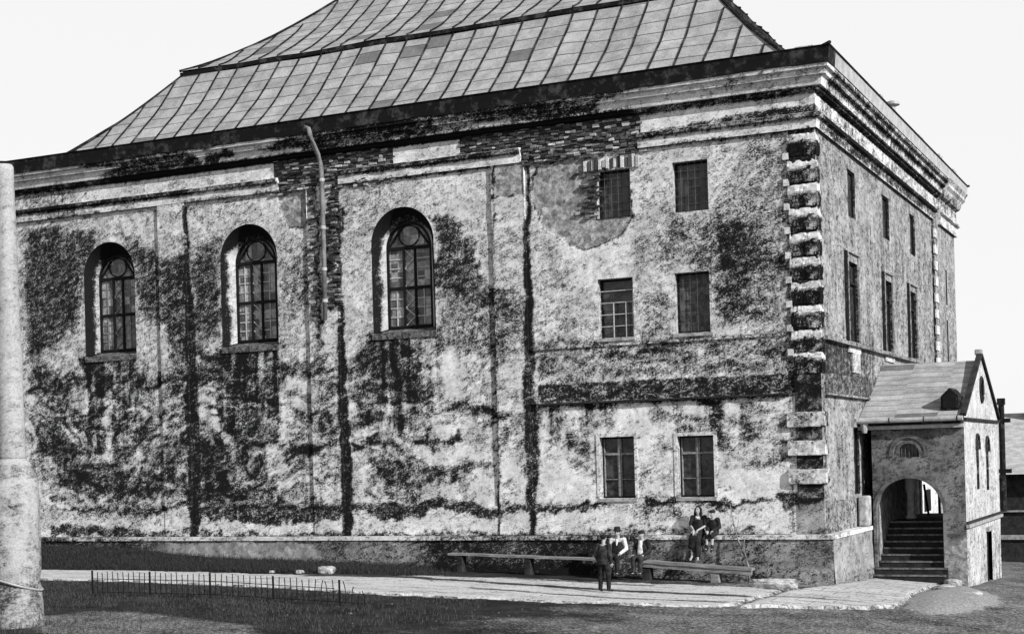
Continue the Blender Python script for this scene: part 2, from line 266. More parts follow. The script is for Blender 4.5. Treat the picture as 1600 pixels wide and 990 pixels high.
M_['dark_cloth'] = plain('dark_cloth', .026, .009, 7, .95, .9, .03)
M_['grey_cloth'] = plain('grey_cloth', .045, .014, 7, .95, .9, .03)
M_['white_cloth'] = plain('white_linen', .62, .36, 9, .95, .8, .02)
M_['hair'] = plain('dark_hair', .02, .01, 40, .6, .4)
M_['leather'] = plain('boot_leather', .02, .012, 12, .5, .1)
def skinmat():
    m, t, p = newmat('skin'); f = attr(t, 'feature'); B = noise(t, objco(t), 30, 3, .6)
    setcol(t, p, lerp(t, f, ramp(t, B, .3, .7, .22, .31), .02)); p.inputs['Roughness'].default_value = .6
    return m
M_['skin'] = skinmat()
def glass(name, v, var=0., cell=None, rough=.12):
    m, t, p = newmat(name)
    co = objco(t)
    if cell:
        mp = t.nodes.new('ShaderNodeMapping'); mp.inputs['Scale'].default_value = cell; t.links.new(co, mp.inputs['Vector'])
        fl = t.nodes.new('ShaderNodeVectorMath'); fl.operation = 'FLOOR'; t.links.new(mp.outputs[0], fl.inputs[0])
        wn = t.nodes.new('ShaderNodeTexWhiteNoise'); t.links.new(fl.outputs[0], wn.inputs['Vector'])
        d = noise(t, co, 9., 4, .6)
        c = mathn(t, 'MULTIPLY', lerp(t, ramp(t, wn.outputs['Value'], .2, .9), v, v+var), ramp(t, d, .35, .65, .55, 1.3, False))
        setcol(t, p, c)
    else:
        d = noise(t, co, 5., 4, .6); setcol(t, p, ramp(t, d, .35, .65, v*.5, v+var))
    p.inputs['Roughness'].default_value = rough; p.inputs['Specular IOR Level'].default_value = .35
    return m
M_['glass'] = glass('dark_window_glass', .02, .03, None, .18)
M_['glass_lead'] = glass('sky_grey_leaded_glass', .07, .26, (4.2, 1, 3.6), .35)  # per-pane greys paint in reflections of the sky
M_['glass_mesh'] = glass('dusty_mesh_glass', .035, .05, (9, 1, 9), .5)
def roofmat(name='zinc_roof', k=1.2):
    m, t, p = newmat(name)
    uv = t.nodes.new('ShaderNodeUVMap'); uv.uv_map = 'uv'
    sx = t.nodes.new('ShaderNodeSeparateXYZ'); t.links.new(uv.outputs[0], sx.inputs[0])
    U, V = sx.outputs[0], sx.outputs[1]
    col = mathn(t, 'FLOOR', U)
    wn = t.nodes.new('ShaderNodeTexWhiteNoise'); wn.noise_dimensions = '1D'; t.links.new(col, wn.inputs['W'])
    rowf = mathn(t, 'ADD', mathn(t, 'DIVIDE', V, .62), mathn(t, 'MULTIPLY', wn.outputs['Value'], .55))
    row = mathn(t, 'FLOOR', rowf); fr = mathn(t, 'FRACT', rowf)
    cmb = t.nodes.new('ShaderNodeCombineXYZ'); t.links.new(col, cmb.inputs[0]); t.links.new(row, cmb.inputs[1])
    w2 = t.nodes.new('ShaderNodeTexWhiteNoise'); w2.noise_dimensions = '2D'; t.links.new(cmb.outputs[0], w2.inputs['Vector'])
    co = objco(t); A = noise(t, co, 1.6, 7, .75); B = noise(t, co, 30, 4, .8)
    joint = ramp(t, fr, .0, .13, 1, 0)
    c = lerp(t, w2.outputs['Value'], .185*k, .24*k)
    c = lerp(t, ramp(t, w2.outputs['Value'], .962, .966), c, .12)
    c = mathn(t, 'MULTIPLY', c, ramp(t, A, .3, .7, .60, 1.36, False))
    c = mathn(t, 'MULTIPLY', c, ramp(t, B, .32, .68, .50, 1.5, False))
    c = lerp(t, mathn(t, 'MULTIPLY', joint, ramp(t, A, .34, .50, .8, 1.)), c, .010)
    setcol(t, p, c); p.inputs['Roughness'].default_value = .62; p.inputs['Metallic'].default_value = 0; p.inputs['Specular IOR Level'].default_value = .3
    bump(t, p, mathn(t, 'MULTIPLY_ADD', joint, -1, A), .35, .02)
    return m
M_['roof'] = roofmat()
def brickmat():
    m, t, p = newmat('exposed_brick'); co = objco(t); B = noise(t, co, 26, 4, .7)
    c = mathn(t, 'MULTIPLY', attr(t, 'tone'), ramp(t, B, .32, .68, .35, 1.5, False))
    setcol(t, p, c); p.inputs['Roughness'].default_value = .95; bump(t, p, B, .5, .01); return m
M_['brick'] = brickmat()
def groundmat():
    m, t, p = newmat('dark_ground'); co = objco(t)
    A = noise(t, co, .9, 6, .7); B = noise(t, co, 14, 5, .8); D_ = noise(t, co, 45, 3, .7)
    pale = mathn(t, 'ADD', attr(t, 'pale'), mathn(t, 'ADD', mathn(t, 'MULTIPLY', mathn(t, 'SUBTRACT', B, .5), 1.1), mathn(t, 'MULTIPLY', mathn(t, 'SUBTRACT', A, .5), .5)))
    c = lerp(t, ramp(t, A, .35, .65), .008, .024)
    c = lerp(t, ramp(t, pale, .28, .72), c, .20)
    c = mathn(t, 'MULTIPLY', c, ramp(t, B, .35, .68, .55, 1.7, False))
    c = mathn(t, 'MULTIPLY', c, ramp(t, D_, .35, .68, .55, 1.7, False))
    setcol(t, p, c); p.inputs['Roughness'].default_value = .97; p.inputs['Specular IOR Level'].default_value = .1
    bump(t, p, mathn(t, 'ADD', B, mathn(t, 'MULTIPLY', D_, .4)), .8, .04); return m
M_['ground'] = groundmat()
def pathmat(name, slabs=False):
    m, t, p = newmat(name); co = objco(t)
    A = noise(t, objco(t, (.35, 2.4, 1)), 2.2, 8, .8); B = noise(t, co, 12, 5, .75); D_ = noise(t, co, 42, 3, .7)
    s = mathn(t, 'ADD', attr(t, 'rut'), mathn(t, 'ADD', mathn(t, 'MULTIPLY', mathn(t, 'SUBTRACT', A, .5), 2.1), mathn(t, 'MULTIPLY', mathn(t, 'SUBTRACT', B, .5), 1.6)))
    c = lerp(t, ramp(t, s, -.14, .52), .46, .03)
    if slabs:
        b = t.nodes.new('ShaderNodeTexBrick'); b.inputs['Scale'].default_value = 1.; b.inputs['Brick Width'].default_value = .9; b.inputs['Row Height'].default_value = .62
        b.inputs['Mortar Size'].default_value = .018; t.links.new(co, b.inputs['Vector'])
        b.inputs['Color1'].default_value = g3(.9); b.inputs['Color2'].default_value = g3(1.05); b.inputs['Mortar'].default_value = g3(.5)
        bwn = t.nodes.new('ShaderNodeRGBToBW'); t.links.new(b.outputs['Color'], bwn.inputs[0]); c = mathn(t, 'MULTIPLY', c, bwn.outputs[0])
    c = mathn(t, 'MULTIPLY', c, ramp(t, D_, .3, .7, .5, 1.5, False))
    setcol(t, p, c); p.inputs['Roughness'].default_value = .95; p.inputs['Specular IOR Level'].default_value = .1
    bump(t, p, mathn(t, 'ADD', mathn(t, 'MULTIPLY', s, -.6), mathn(t, 'MULTIPLY', D_, .4)), .7, .03); return m
M_['path'] = pathmat('trodden_path'); M_['paving'] = pathmat('stone_paving', True)
M_['blade'] = plain('grass_blade', .075, .010, 14., .9, 0)
M_['blade_bank'] = plain('bank_grass_blade', .045, .008, 14., .9, 0)

# ------------------------------------------------------------------ object helpers
def link(name, verts, faces, mat=None, parent=None, attrs=None, smooth=False, mats=None, midx=None, uv=None):
    me = bpy.data.meshes.new(name)
    me.from_pydata([tuple(map(float, v)) for v in verts], [], [tuple(map(int, f)) for f in faces])
    for mm in (mats or ([mat] if mat else [])): me.materials.append(mm)
    if midx is not None: me.polygons.foreach_set('material_index', np.asarray(midx, np.int32))
    if attrs:
        for k, a in attrs.items():
            at = me.attributes.new(k, 'FLOAT', 'POINT'); at.data.foreach_set('value', np.asarray(a, np.float32))
    if uv is not None:
        ul = me.uv_layers.new(name='uv')
        vi = np.empty(len(me.loops), np.int32); me.loops.foreach_get('vertex_index', vi)
        ul.data.foreach_set('uv', np.asarray(uv, np.float32)[vi].ravel())
    if smooth: me.polygons.foreach_set('use_smooth', np.ones(len(me.polygons), bool))
    me.update()
    o = bpy.data.objects.new(name, me); C.objects.link(o)
    if parent is not None: o.parent = parent
    return o
class MB:
    """collects shapes into one mesh"""
    def __init__(s): s.v = []; s.f = []; s.m = []; s.cm = 0
    def add(s, v, f):
        n = len(s.v); s.v += [tuple(p) for p in v]; s.f += [tuple(i+n for i in q) for q in f]; s.m += [s.cm]*len(f)
    def box(s, x0, x1, y0, y1, z0, z1):
        v = [(x0, y0, z0), (x1, y0, z0), (x1, y1, z0), (x0, y1, z0), (x0, y0, z1), (x1, y0, z1), (x1, y1, z1), (x0, y1, z1)]
        s.add(v, [(0, 3, 2, 1), (4, 5, 6, 7), (0, 1, 5, 4), (1, 2, 6, 5), (2, 3, 7, 6), (3, 0, 4, 7)])
    def bar(s, a, b, w, h=None, upv=(0, 0, 1)):
        a = Vector(a); b = Vector(b); h = h or w; d = (b-a).normalized(); u = Vector(upv)
        if abs(d.dot(u)) > .98: u = Vector((1, 0, 0))
        r = d.cross(u).normalized(); u = r.cross(d)
        v = []
        for q in (a, b):
            for sx, sz in ((-1, -1), (1, -1), (1, 1), (-1, 1)): v.append(q+r*sx*w/2+u*sz*h/2)
        s.add(v, [(0, 1, 2, 3), (7, 6, 5, 4), (0, 4, 5, 1), (1, 5, 6, 2), (2, 6, 7, 3), (3, 7, 4, 0)])
    def tube(s, pts, rad, n=8, caps=True):
        pts = [Vector(p) for p in pts]
        rad = rad if isinstance(rad, (list, tuple)) else [rad]*len(pts)
        base = len(s.v); ring = []
        for i, p in enumerate(pts):
            d = (pts[min(i+1, len(pts)-1)]-pts[max(i-1, 0)]).normalized()
            u = Vector((0, 0, 1)) if abs(d.z) < .9 else Vector((1, 0, 0))
            r = d.cross(u).normalized(); u = r.cross(d)
            ring.append([p+(r*math.cos(2*math.pi*k/n)+u*math.sin(2*math.pi*k/n))*rad[i] for k in range(n)])
        v = [q for rr in ring for q in rr]; f = []
        for i in range(len(pts)-1):
            for k in range(n):
                k2 = (k+1) % n; f.append((i*n+k, i*n+k2, (i+1)*n+k2, (i+1)*n+k))
        if caps: f.append(tuple(range(n-1, -1, -1))); f.append(tuple((len(pts)-1)*n+k for k in range(n)))
        s.add(v, f)
    def lathe(s, prof, n=24, c=(0, 0), wob=0):
        v = []; f = []
        for i, (r, z) in enumerate(prof):
            for k in range(n):
                a = 2*math.pi*k/n; rr = r*(1+wob*(vnoise(np.array([a*2.]), np.array([z*1.7]), 5)[0]-.5)) if wob else r
                v.append((c[0]+rr*math.cos(a), c[1]+rr*math.sin(a), z))
        for i in range(len(prof)-1):
            for k in range(n):
                k2 = (k+1) % n; f.append((i*n+k, i*n+k2, (i+1)*n+k2, (i+1)*n+k))
        f.append(tuple(range(n-1, -1, -1))); f.append(tuple((len(prof)-1)*n+k for k in range(n)))
        s.add(v, f)
    def prism(s, poly, y0, y1):
        """polygon in x,z extruded along y"""
        n = len(poly); v = [(x, y0, z) for x, z in poly]+[(x, y1, z) for x, z in poly]
        f = [tuple(range(n)), tuple(range(2*n-1, n-1, -1))]+[(i, i+n, (i+1) % n+n, (i+1) % n) for i in range(n)]
        s.add(v, f)
    def build(s, name, mat=None, parent=None, mats=None, smooth=False, attrs=None, bevel=0):
        o = link(name, s.v, s.f, mat, parent, attrs, smooth, mats, s.m if mats else None)
        if bevel:
            b = o.modifiers.new('bevel', 'BEVEL'); b.width = bevel; b.segments = 2; b.limit_method = 'ANGLE'
        return o
def thing(name, label, cat, loc=(0, 0, 0), group=None, rz=0):
    o = bpy.data.objects.new(name, None); C.objects.link(o); o.location = loc; o.rotation_euler = (0, 0, rz)
    o['label'] = label; o['category'] = cat
    if group: o['group'] = group
    return o
def tag(o, label, cat, group=None):
    o['label'] = label; o['category'] = cat
    if group: o['group'] = group
    return o
def structure(o): o['kind'] = 'structure'; return o
def breaks(a, b, step, extra=()):
    n = max(1, int(round((b-a)/step))); L = list(np.linspace(a, b, n+1))
    for e in extra:
        if a < e < b:
            i = int(np.argmin([abs(q-e) for q in L]))
            if 0 < i < len(L)-1 and abs(L[i]-e) < step*.5: L[i] = e
            else: L.append(e)
    return np.array(sorted(set(L)))
def panel(us, zs, holes=(), arches=()):
    """grid in (u,z) with rectangular and round-headed openings left out -> u, z, faces"""
    U, Z = np.meshgrid(us, zs); nu, nz = len(us), len(zs)
    u = U.ravel().copy(); z = Z.ravel().copy()
    cu = (us[:-1]+us[1:])/2; cz = (zs[:-1]+zs[1:])/2; CU, CZ = np.meshgrid(cu, cz)
    keep = np.ones(CU.shape, bool)
    for (a, b, c, d) in holes: keep &= ~((CU > a) & (CU < b) & (CZ > c) & (CZ < d))
    for (xc, r, z0, zs_) in arches:
        ins = (np.abs(CU-xc) < r) & (CZ > z0) & (CZ < zs_) | ((np.hypot(CU-xc, CZ-zs_) < r) & (CZ >= zs_))
        keep &= ~ins
        idx = np.arange(nu*nz).reshape(nz, nu)
        tin = np.zeros(nu*nz, bool); tout = np.zeros(nu*nz, bool)
        for du in (0, 1):
            for dz in (0, 1):
                q = idx[dz:nz-1+dz, du:nu-1+du]
                tin[q[ins]] = True; tout[q[~ins]] = True
        bd = tin & tout & (z > zs_-1e-6)
        dx = u[bd]-xc; dzv = z[bd]-zs_; L = np.hypot(dx, dzv)
        u[bd] = xc+dx/L*r; z[bd] = zs_+dzv/L*r
    idx = np.arange(nu*nz).reshape(nz, nu)
    q = np.stack([idx[:-1, :-1], idx[:-1, 1:], idx[1:, 1:], idx[1:, :-1]], -1)[keep]
    used = np.zeros(nu*nz, bool); used[q.ravel()] = True
    rem = np.cumsum(used)-1
    return u[used], z[used], rem[q]

# ================================================================== SETTING: ground, path, paving
def ground():
    xs = np.concatenate([[-900, -300, -120, -60], np.linspace(-34, 12, 231), [20, 40, 80, 200, 500, 900]])
    ys = np.concatenate([[-300, -100, -50, -34], np.linspace(-24, 6, 151), [8, 10, 13, 17, 22, 28, 36, 50, 80, 150, 400, 1200]])
    u, v, f = panel(xs, ys)
    z = gz(u, v)+(fbm(u*.7, v*.7, 101)-.5)*.10*sstep(-8, -12, v)+(fbm(u*3, v*3, 103)-.5)*.05
    z = z-.03
    d = poly_sd(u+(fbm(u, v, 111)-.5)*.5, v+(fbm(u, v, 112)-.5)*.5, [(-14.5, -15.6), (-13.8, -13.5), (-11.2, -13.6), (-8.8, -14.4), (-6.5, -16.5), (-9.5, -18.5)])
    pale = .46*sstep(.5, -.3, d)
    d2 = poly_sd(u, v, [(2.6, 3.6), (2.5, -1.2), (2.95, -4.4), (3.5, -5.4), (4.2, -4.6), (4.75, -2.2), (4.6, .5), (3.9, 2.5), (3.2, 4.2)])
    z = z+.14*sstep(.1, -.7, d2)*(.6+fbm(u*1.5, v*1.5, 120)*.8)
    pale = np.maximum(pale, .80*sstep(.15, -.2, d2))
    pale = np.maximum(pale, .42*sstep(4.0, 5.5, u)*sstep(-9, -5, v))
    pale = np.maximum(pale, .46*sstep(-10, -1, u+(fbm(u*.5, v*.8, 119)-.5)*6)*sstep(-30, -20, v))
    pale = np.maximum(pale, .30*sstep(-1.5, -.5, u)*sstep(-3.6, -1.2, v)*sstep(2, 0, u))
    o = link('ground', np.stack([u, v, z], 1), f, M_['ground'], None, {'pale': pale}, True)
    structure(o)
ground()
def sheet(name, poly, cell, off, mat, jag=.12, rut=None, skirt=.12):
    P = np.array(poly); x0, y0 = P.min(0)-.3; x1, y1 = P.max(0)+.3
    xs = np.arange(x0, x1, cell); ys = np.arange(y0, y1, cell)
    X, Y = np.meshgrid(xs, ys); wx = X+(fbm(X*1.3, Y*1.3, 131)-.5)*jag*2+(fbm(X*5, Y*5, 133)-.5)*jag; wy = Y+(fbm(X*1.3, Y*1.3, 132)-.5)*jag*2+(fbm(X*5, Y*5, 134)-.5)*jag
    inside = poly_sd(wx, wy, poly) < 0
    c = inside[:-1, :-1] & inside[1:, :-1] & inside[:-1, 1:] & inside[1:, 1:]
    idx = np.arange(X.size).reshape(X.shape)
    q = np.stack([idx[:-1, :-1], idx[:-1, 1:], idx[1:, 1:], idx[1:, :-1]], -1)[c]
    used = np.zeros(X.size, bool); used[q.ravel()] = True; rem = np.cumsum(used)-1; q = rem[q]
    x = X.ravel()[used]; y = Y.ravel()[used]
    z = gz(x, y)+off+(fbm(x*2, y*2, 141)-.5)*.03
    # drop the rim into the soil
    ed = {}
    for a in range(4):
        for e in np.stack([q[:, a], q[:, (a+1) % 4]], 1):
            k = (min(e), max(e)); ed[k] = ed.get(k, 0)+1
    rim = np.zeros(len(x), bool)
    for (a, b), n_ in ed.items():
        if n_ == 1: rim[a] = rim[b] = True
    z[rim] -= skirt
    r = np.zeros(len(x))
    if rut:
        for line, wid, s in rut:
            for i in range(len(line)-1):
                d, t = seg_dist(x, y+(fbm(x*.8, y*0, 151)-.5)*.3, *line[i], *line[i+1]); r = np.maximum(r, s*sstep(wid, wid*.3, d)*(.5+.8*fbm(x*1.1, y, 152)))
    r = np.maximum(r, .35*sstep(-.25, 0, poly_sd(x, y, poly)))
    return link(name, np.stack([x, y, z], 1), q, mat, None, {'rut': r}, True)
path_poly = [(-34, -4.6), (-26, -5.5), (-21.88, -5.98), (-18.63, -6.29), (-15.97, -6.83), (-13.0, -7.47), (-10.41, -7.85), (-7.47, -7.87), (-4.84, -7.61), (-2.6, -7.49), (-.6, -7.1),
             (-.4, -2.6), (-1.4, -2.1), (-3, -2.15), (-6, -2.3), (-9, -2.4), (-10.64, -2.5), (-11.8, -3.47), (-13.9, -3.55), (-19.02, -2.81), (-25.72, -1.75), (-34, -1.2)]  # back edge held off the bench; dark soil paints in its shade
structure(sheet('path', path_poly, .11, .02, M_['path'], .30, [
    ([(-14, -4.0), (-10.6, -3.6), (-7, -4.2), (-4, -4.6), (-1, -4.6)], .30, .75), ([(-8, -5.6), (-4, -6.3), (-1, -6.2)], .18, .5), ([(-12, -2.9), (-8, -2.6), (-4, -3.0)], .30, .4)]))
pave_poly = [(-.55, -7.1), (.21, -6.57), (1.4, -5.95), (2.2, -5.3), (2.84, -4.25), (2.62, -.2), (2.4, 3.2), (2.45, 4.35), (.25, 4.35), (.25, 1.0), (.2, -.9), (-.35, -2.6)]
structure(sheet('paving', pave_poly, .10, .045, M_['paving'], .06, [([(-.4, -4.6), (1.6, -4.2)], .2, .4)]))

# ================================================================== THE SYNAGOGUE
L, D, EAVE = 28.0, 23.6, 14.3
S = thing('synagogue', 'large weathered masonry synagogue with two-tier metal roof, arched windows and crumbling pale plaster', 'synagogue')
WIN = [(-6.42, -5.36, 6.93, 8.63), (-4.08, -3.04, 6.93, 8.64), (-6.38, -5.34, 10.39, 11.77), (-4.06, -3.02, 10.35, 11.77), (-6.50, -5.43, 2.30, 4.07), (-4.13, -3.06, 2.30, 4.03)]
ARC = [(-24.28, 1.09, 7.42, 10.18), (-18.57, 1.10, 7.42, 10.26), (-12.86, 1.10, 7.52, 10.27)]
def front_panel(name, x0, x1, z0, z1, y, cell=.05, holes=(), arches=(), rough=.022, mat='plaster', sides=True, back=None, parent=S, top=True, extra=0.):
    ex = [h[i] for h in holes for i in (0, 1)]+[a[0]+s*a[1] for a in arches for s in (-1, 1)]
    ez = [h[i] for h in holes for i in (2, 3)]+[a[2] for a in arches]+[a[3] for a in arches]
    us = breaks(x0, x1, cell, ex); zs = breaks(z0, z1, cell, ez)
    u, z, f = panel(us, zs, holes, arches)
    g, b = facade_marks(u, z); g = g+extra*(.6+.8*fbm(u*1.5, z*1.5, 163))*sstep(2.0, 2.5, z)
    n = (fbm(u*1.2, z*1.2, 161)-.5)*rough*1.6+(fbm(u*7, z*7, 162)-.5)*rough
    edge = np.minimum(np.minimum(u-x0, x1-u), np.minimum(z-z0, z1-z)); n = n*np.clip(edge/.1, 0, 1)
    yy = y+n+b*.035
    v = np.stack([u, yy, z], 1); f = f.tolist(); G = g; Bb = b
    if sides and back is not None:
        ring = []; base = len(v)
        def strip(pts, flip):
            nonlocal v, G, Bb
            n0 = len(v); P = np.array(pts); Q = P.copy(); Q[:, 1] = back
            v = np.concatenate([v, P, Q]); gg, bb = facade_marks(P[:, 0], P[:, 2]); G = np.concatenate([G, gg, gg]); Bb = np.concatenate([Bb, bb*0, bb*0])
            m = len(P)
            for i in range(m-1):
                q = (n0+i, n0+i+1, n0+m+i+1, n0+m+i); f.append(q if flip else q[::-1])
        strip([(x0, y, zz) for zz in zs], False); strip([(x1, y, zz) for zz in zs], True)
        strip([(xx, y, z0) for xx in us], True)
        if top: strip([(xx, y, z1) for xx in us], False)
    return link(name, v, f, M_[mat], parent, {'grime_shade': G, 'bare': Bb}, True)
front = front_panel('wall', -L-.42, 0, 1.0, 12.75, 0.0, .05, WIN, ARC, sides=False)
front['label'] = 'blotched pale plaster street front'
# side front (+X)
SWIN = [(4.05, 5.05, 10.45, 11.85), (9.2, 10.3, 10.45, 11.85), (14.05, 15.05, 10.45, 11.9), (3.55, 5.1, 6.72, 9.12), (8.95, 10.4, 6.72, 9.06), (13.35, 14.9, 6.72, 9.1), (3.95, 4.68, 2.2, 4.18)]
us = breaks(0, 18.6, .08, [h[i] for h in SWIN for i in (0, 1)]); zs = breaks(-.4, 12.75, .08, [h[i] for h in SWIN for i in (2, 3)])
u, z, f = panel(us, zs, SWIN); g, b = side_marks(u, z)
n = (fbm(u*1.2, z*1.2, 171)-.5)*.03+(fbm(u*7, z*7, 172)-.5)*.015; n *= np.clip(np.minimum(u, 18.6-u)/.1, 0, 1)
sw = link('wall', np.stack([n, u, z], 1), f, M_['side'], S, {'grime_shade': g, 'bare': b}, True); sw['label'] = 'lighter grey plaster side front'
def ybox(name, x0, x1, y0, y1, z0, z1, mat, gr=.25, cell=.12, parent=S, marks=None):
    """box with a finely divided skin carrying grime"""
    v = []; f = []; G = []
    def face(o, a, b, la, lb):
        na = max(1, int(la/cell)); nb = max(1, int(lb/cell)); n0 = len(v)
        for j in range(nb+1):
            for i in range(na+1): v.append(tuple(o[k]+a[k]*i/na+b[k]*j/nb for k in range(3)))
        for j in range(nb):
            for i in range(na):
                q = n0+j*(na+1)+i; f.append((q, q+1, q+na+2, q+na+1))
    dx, dy, dz = x1-x0, y1-y0, z1-z0
    face((x0, y0, z0), (dx, 0, 0), (0, 0, dz), dx, dz); face((x1, y0, z0), (0, dy, 0), (0, 0, dz), dy, dz)
    face((x1, y1, z0), (-dx, 0, 0), (0, 0, dz), dx, dz); face((x0, y1, z0), (0, -dy, 0), (0, 0, dz), dy, dz)
    face((x0, y0, z1), (dx, 0, 0), (0, dy, 0), dx, dy); face((x0, y1, z0), (dx, 0, 0), (0, -dy, 0), dx, dy)
    A = np.array(v); gg = marks(A) if marks else gr+.3*(fbm(A[:, 0]+A[:, 1]*1.3, A[:, 2]*1.2, 181)-.5)
    return link(name, v, f, M_[mat], parent, {'grime_shade': np.clip(gg, 0, 1.2), 'bare': np.zeros(len(v))})
# projecting end bay at the far end of the side front, back and left walls
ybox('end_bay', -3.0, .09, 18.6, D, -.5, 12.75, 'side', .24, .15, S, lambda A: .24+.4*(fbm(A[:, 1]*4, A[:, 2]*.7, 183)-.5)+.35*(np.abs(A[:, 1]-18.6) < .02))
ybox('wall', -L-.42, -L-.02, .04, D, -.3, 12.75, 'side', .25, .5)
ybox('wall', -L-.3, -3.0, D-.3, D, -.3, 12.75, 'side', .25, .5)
# pilasters
for (a, b) in ((-22.12, -21.02), (-16.25, -15.16), (-9.73, -8.66)):
    front_panel('pilaster', a, b, 1.25, 12.3, -.085, .05, (), (), .012, back=.04)
# upper base course and mouldings between storeys
def fm(x0, x1, z0, z1, y, name='string_course', back=.03, cell=.05): return front_panel(name, x0, x1, z0, z1, y, cell, (), (), .012, back=back)
fm(-28.4, -22.13, 1.25, 2.13, -.05, 'base_course'); fm(-21.01, -16.26, 1.25, 2.13, -.05, 'base_course'); fm(-15.15, -9.74, 1.25, 2.13, -.05, 'base_course'); fm(-8.65, -.9, 1.25, 2.13, -.05, 'base_course')
fm(-8.65, -.88, 5.12, 5.68, -.06); fm(-8.65, -.88, 6.70, 6.77, -.05); 
mb = MB(); mb.box(-8.4, -.88, -.12, .02, 5.065, 5.115); mb.build('drip_ledge', M_['timber_dark'], S)
# lower plinth with its pale ledge
def plinth_marks(x, z):
    g = .42+.35*(fbm(x*1.1, z*1.1, 191)-.5)
    g = g-.36*sstep(-22.8, -20.5, x)*sstep(-15.2, -16.5, x)*sstep(.42, .6, z)*sstep(1.1, .95, z)
    g = g+.30*sstep(-12.5, -11.5, x)*sstep(-5.5, -7, x)+.30*sstep(.55, .2, z)*sstep(-4, -8, x)-.05*sstep(-3, -1, x)  # first term darkens the wall behind the bench, painting in its shade
    g = g+.35*sstep(-22, -24, x)
    return g
us = breaks(-L-.4, .32, .06); zs = breaks(-.6, 1.12, .06); u, z, f = panel(us, zs)
n = (fbm(u*1.1, z*1.5, 201)-.5)*.10+(fbm(u*5, z*5, 202)-.5)*.05
batter = -.32-.06*sstep(.6, -.4, z)
yv = batter+n*np.clip(np.minimum((.32-u)/.15, 1), 0, 1)
pv = np.stack([u, yv, z], 1); pf = f.tolist(); pg = plinth_marks(u, z); pb = .55*sstep(.45, .6, fbm(u*.9, z*.9, 205))
us2 = breaks(-.32, 5.0, .08); u2, z2, f2 = panel(us2, zs)
n2 = (fbm(u2*1.1, z2*1.5, 211)-.5)*.10+(fbm(u2*5, z2*5, 212)-.5)*.05
xv = .32+.06*sstep(.6, -.4, z2)+n2*np.clip((u2+.32)/.15, 0, 1)
pv2 = np.stack([xv, np.where(u2 < -.31, batter.min()*0-.32-.06*sstep(.6, -.4, z2), u2), z2], 1)
pf += (f2+len(pv)).tolist()
pg = np.concatenate([pg, .12+.35*(fbm(u2*2, z2*.8, 213)-.5)+.2*sstep(.3, -.2, z2)]); pb = np.concatenate([pb, .2*np.ones(len(u2))])
link('plinth', np.concatenate([pv, pv2]), pf, M_['plinth'], S, {'grime_shade': pg, 'bare': pb}, True)
def ledge_marks(A): return .20+.9*(fbm(A[:, 0]*.7+A[:, 1], A[:, 2]*2, 221)-.5)+.38*sstep(-12.5, -11, A[:, 0])*sstep(-4.4, -5.5, A[:, 0])+.25*sstep(-22, -25, A[:, 0])
ybox('plinth_ledge', -L-.4, .37, -.37, .0, 1.12, 1.235, 'trim', .15, .1, S, ledge_marks)
ybox('plinth_ledge', .0, .37, .0, 4.6, 1.12, 1.235, 'trim', .15, .1)
ybox('base_course', -.02, .05, .36, 3.9, 1.24, 2.1, 'side', .38, .1)
# string courses on the side front
ybox('string_course', .003, .06, .36, 10.6, 5.10, 5.66, 'side', .52, .1); ybox('string_course', .003, .16, .36, 17.6, 6.56, 6.66, 'side', .30, .1)
ybox('drip_ledge', .003, .13, .36, 9.5, 5.04, 5.095, 'side', .3, .1)
# pale mended patch under the first side window
ybox('mended_patch', .003, .045, 4.0, 5.0, 5.80, 6.45, 'gable', .12, .1)

ybox('pale_base', .003, .05, 12.6, 18.5, -.9, 2.9, 'quoin', .06, .15); ybox('pale_base', .093, .14, 18.65, 23.4, -.9, 2.9, 'quoin', .06, .15)  # pale bands added to brighten the view through the porch arch
mb = MB(); mb.box(.03, .06, 15.2, 16.6, 1.2, 2.0); mb.build('blind_panel', M_['iron'], S)
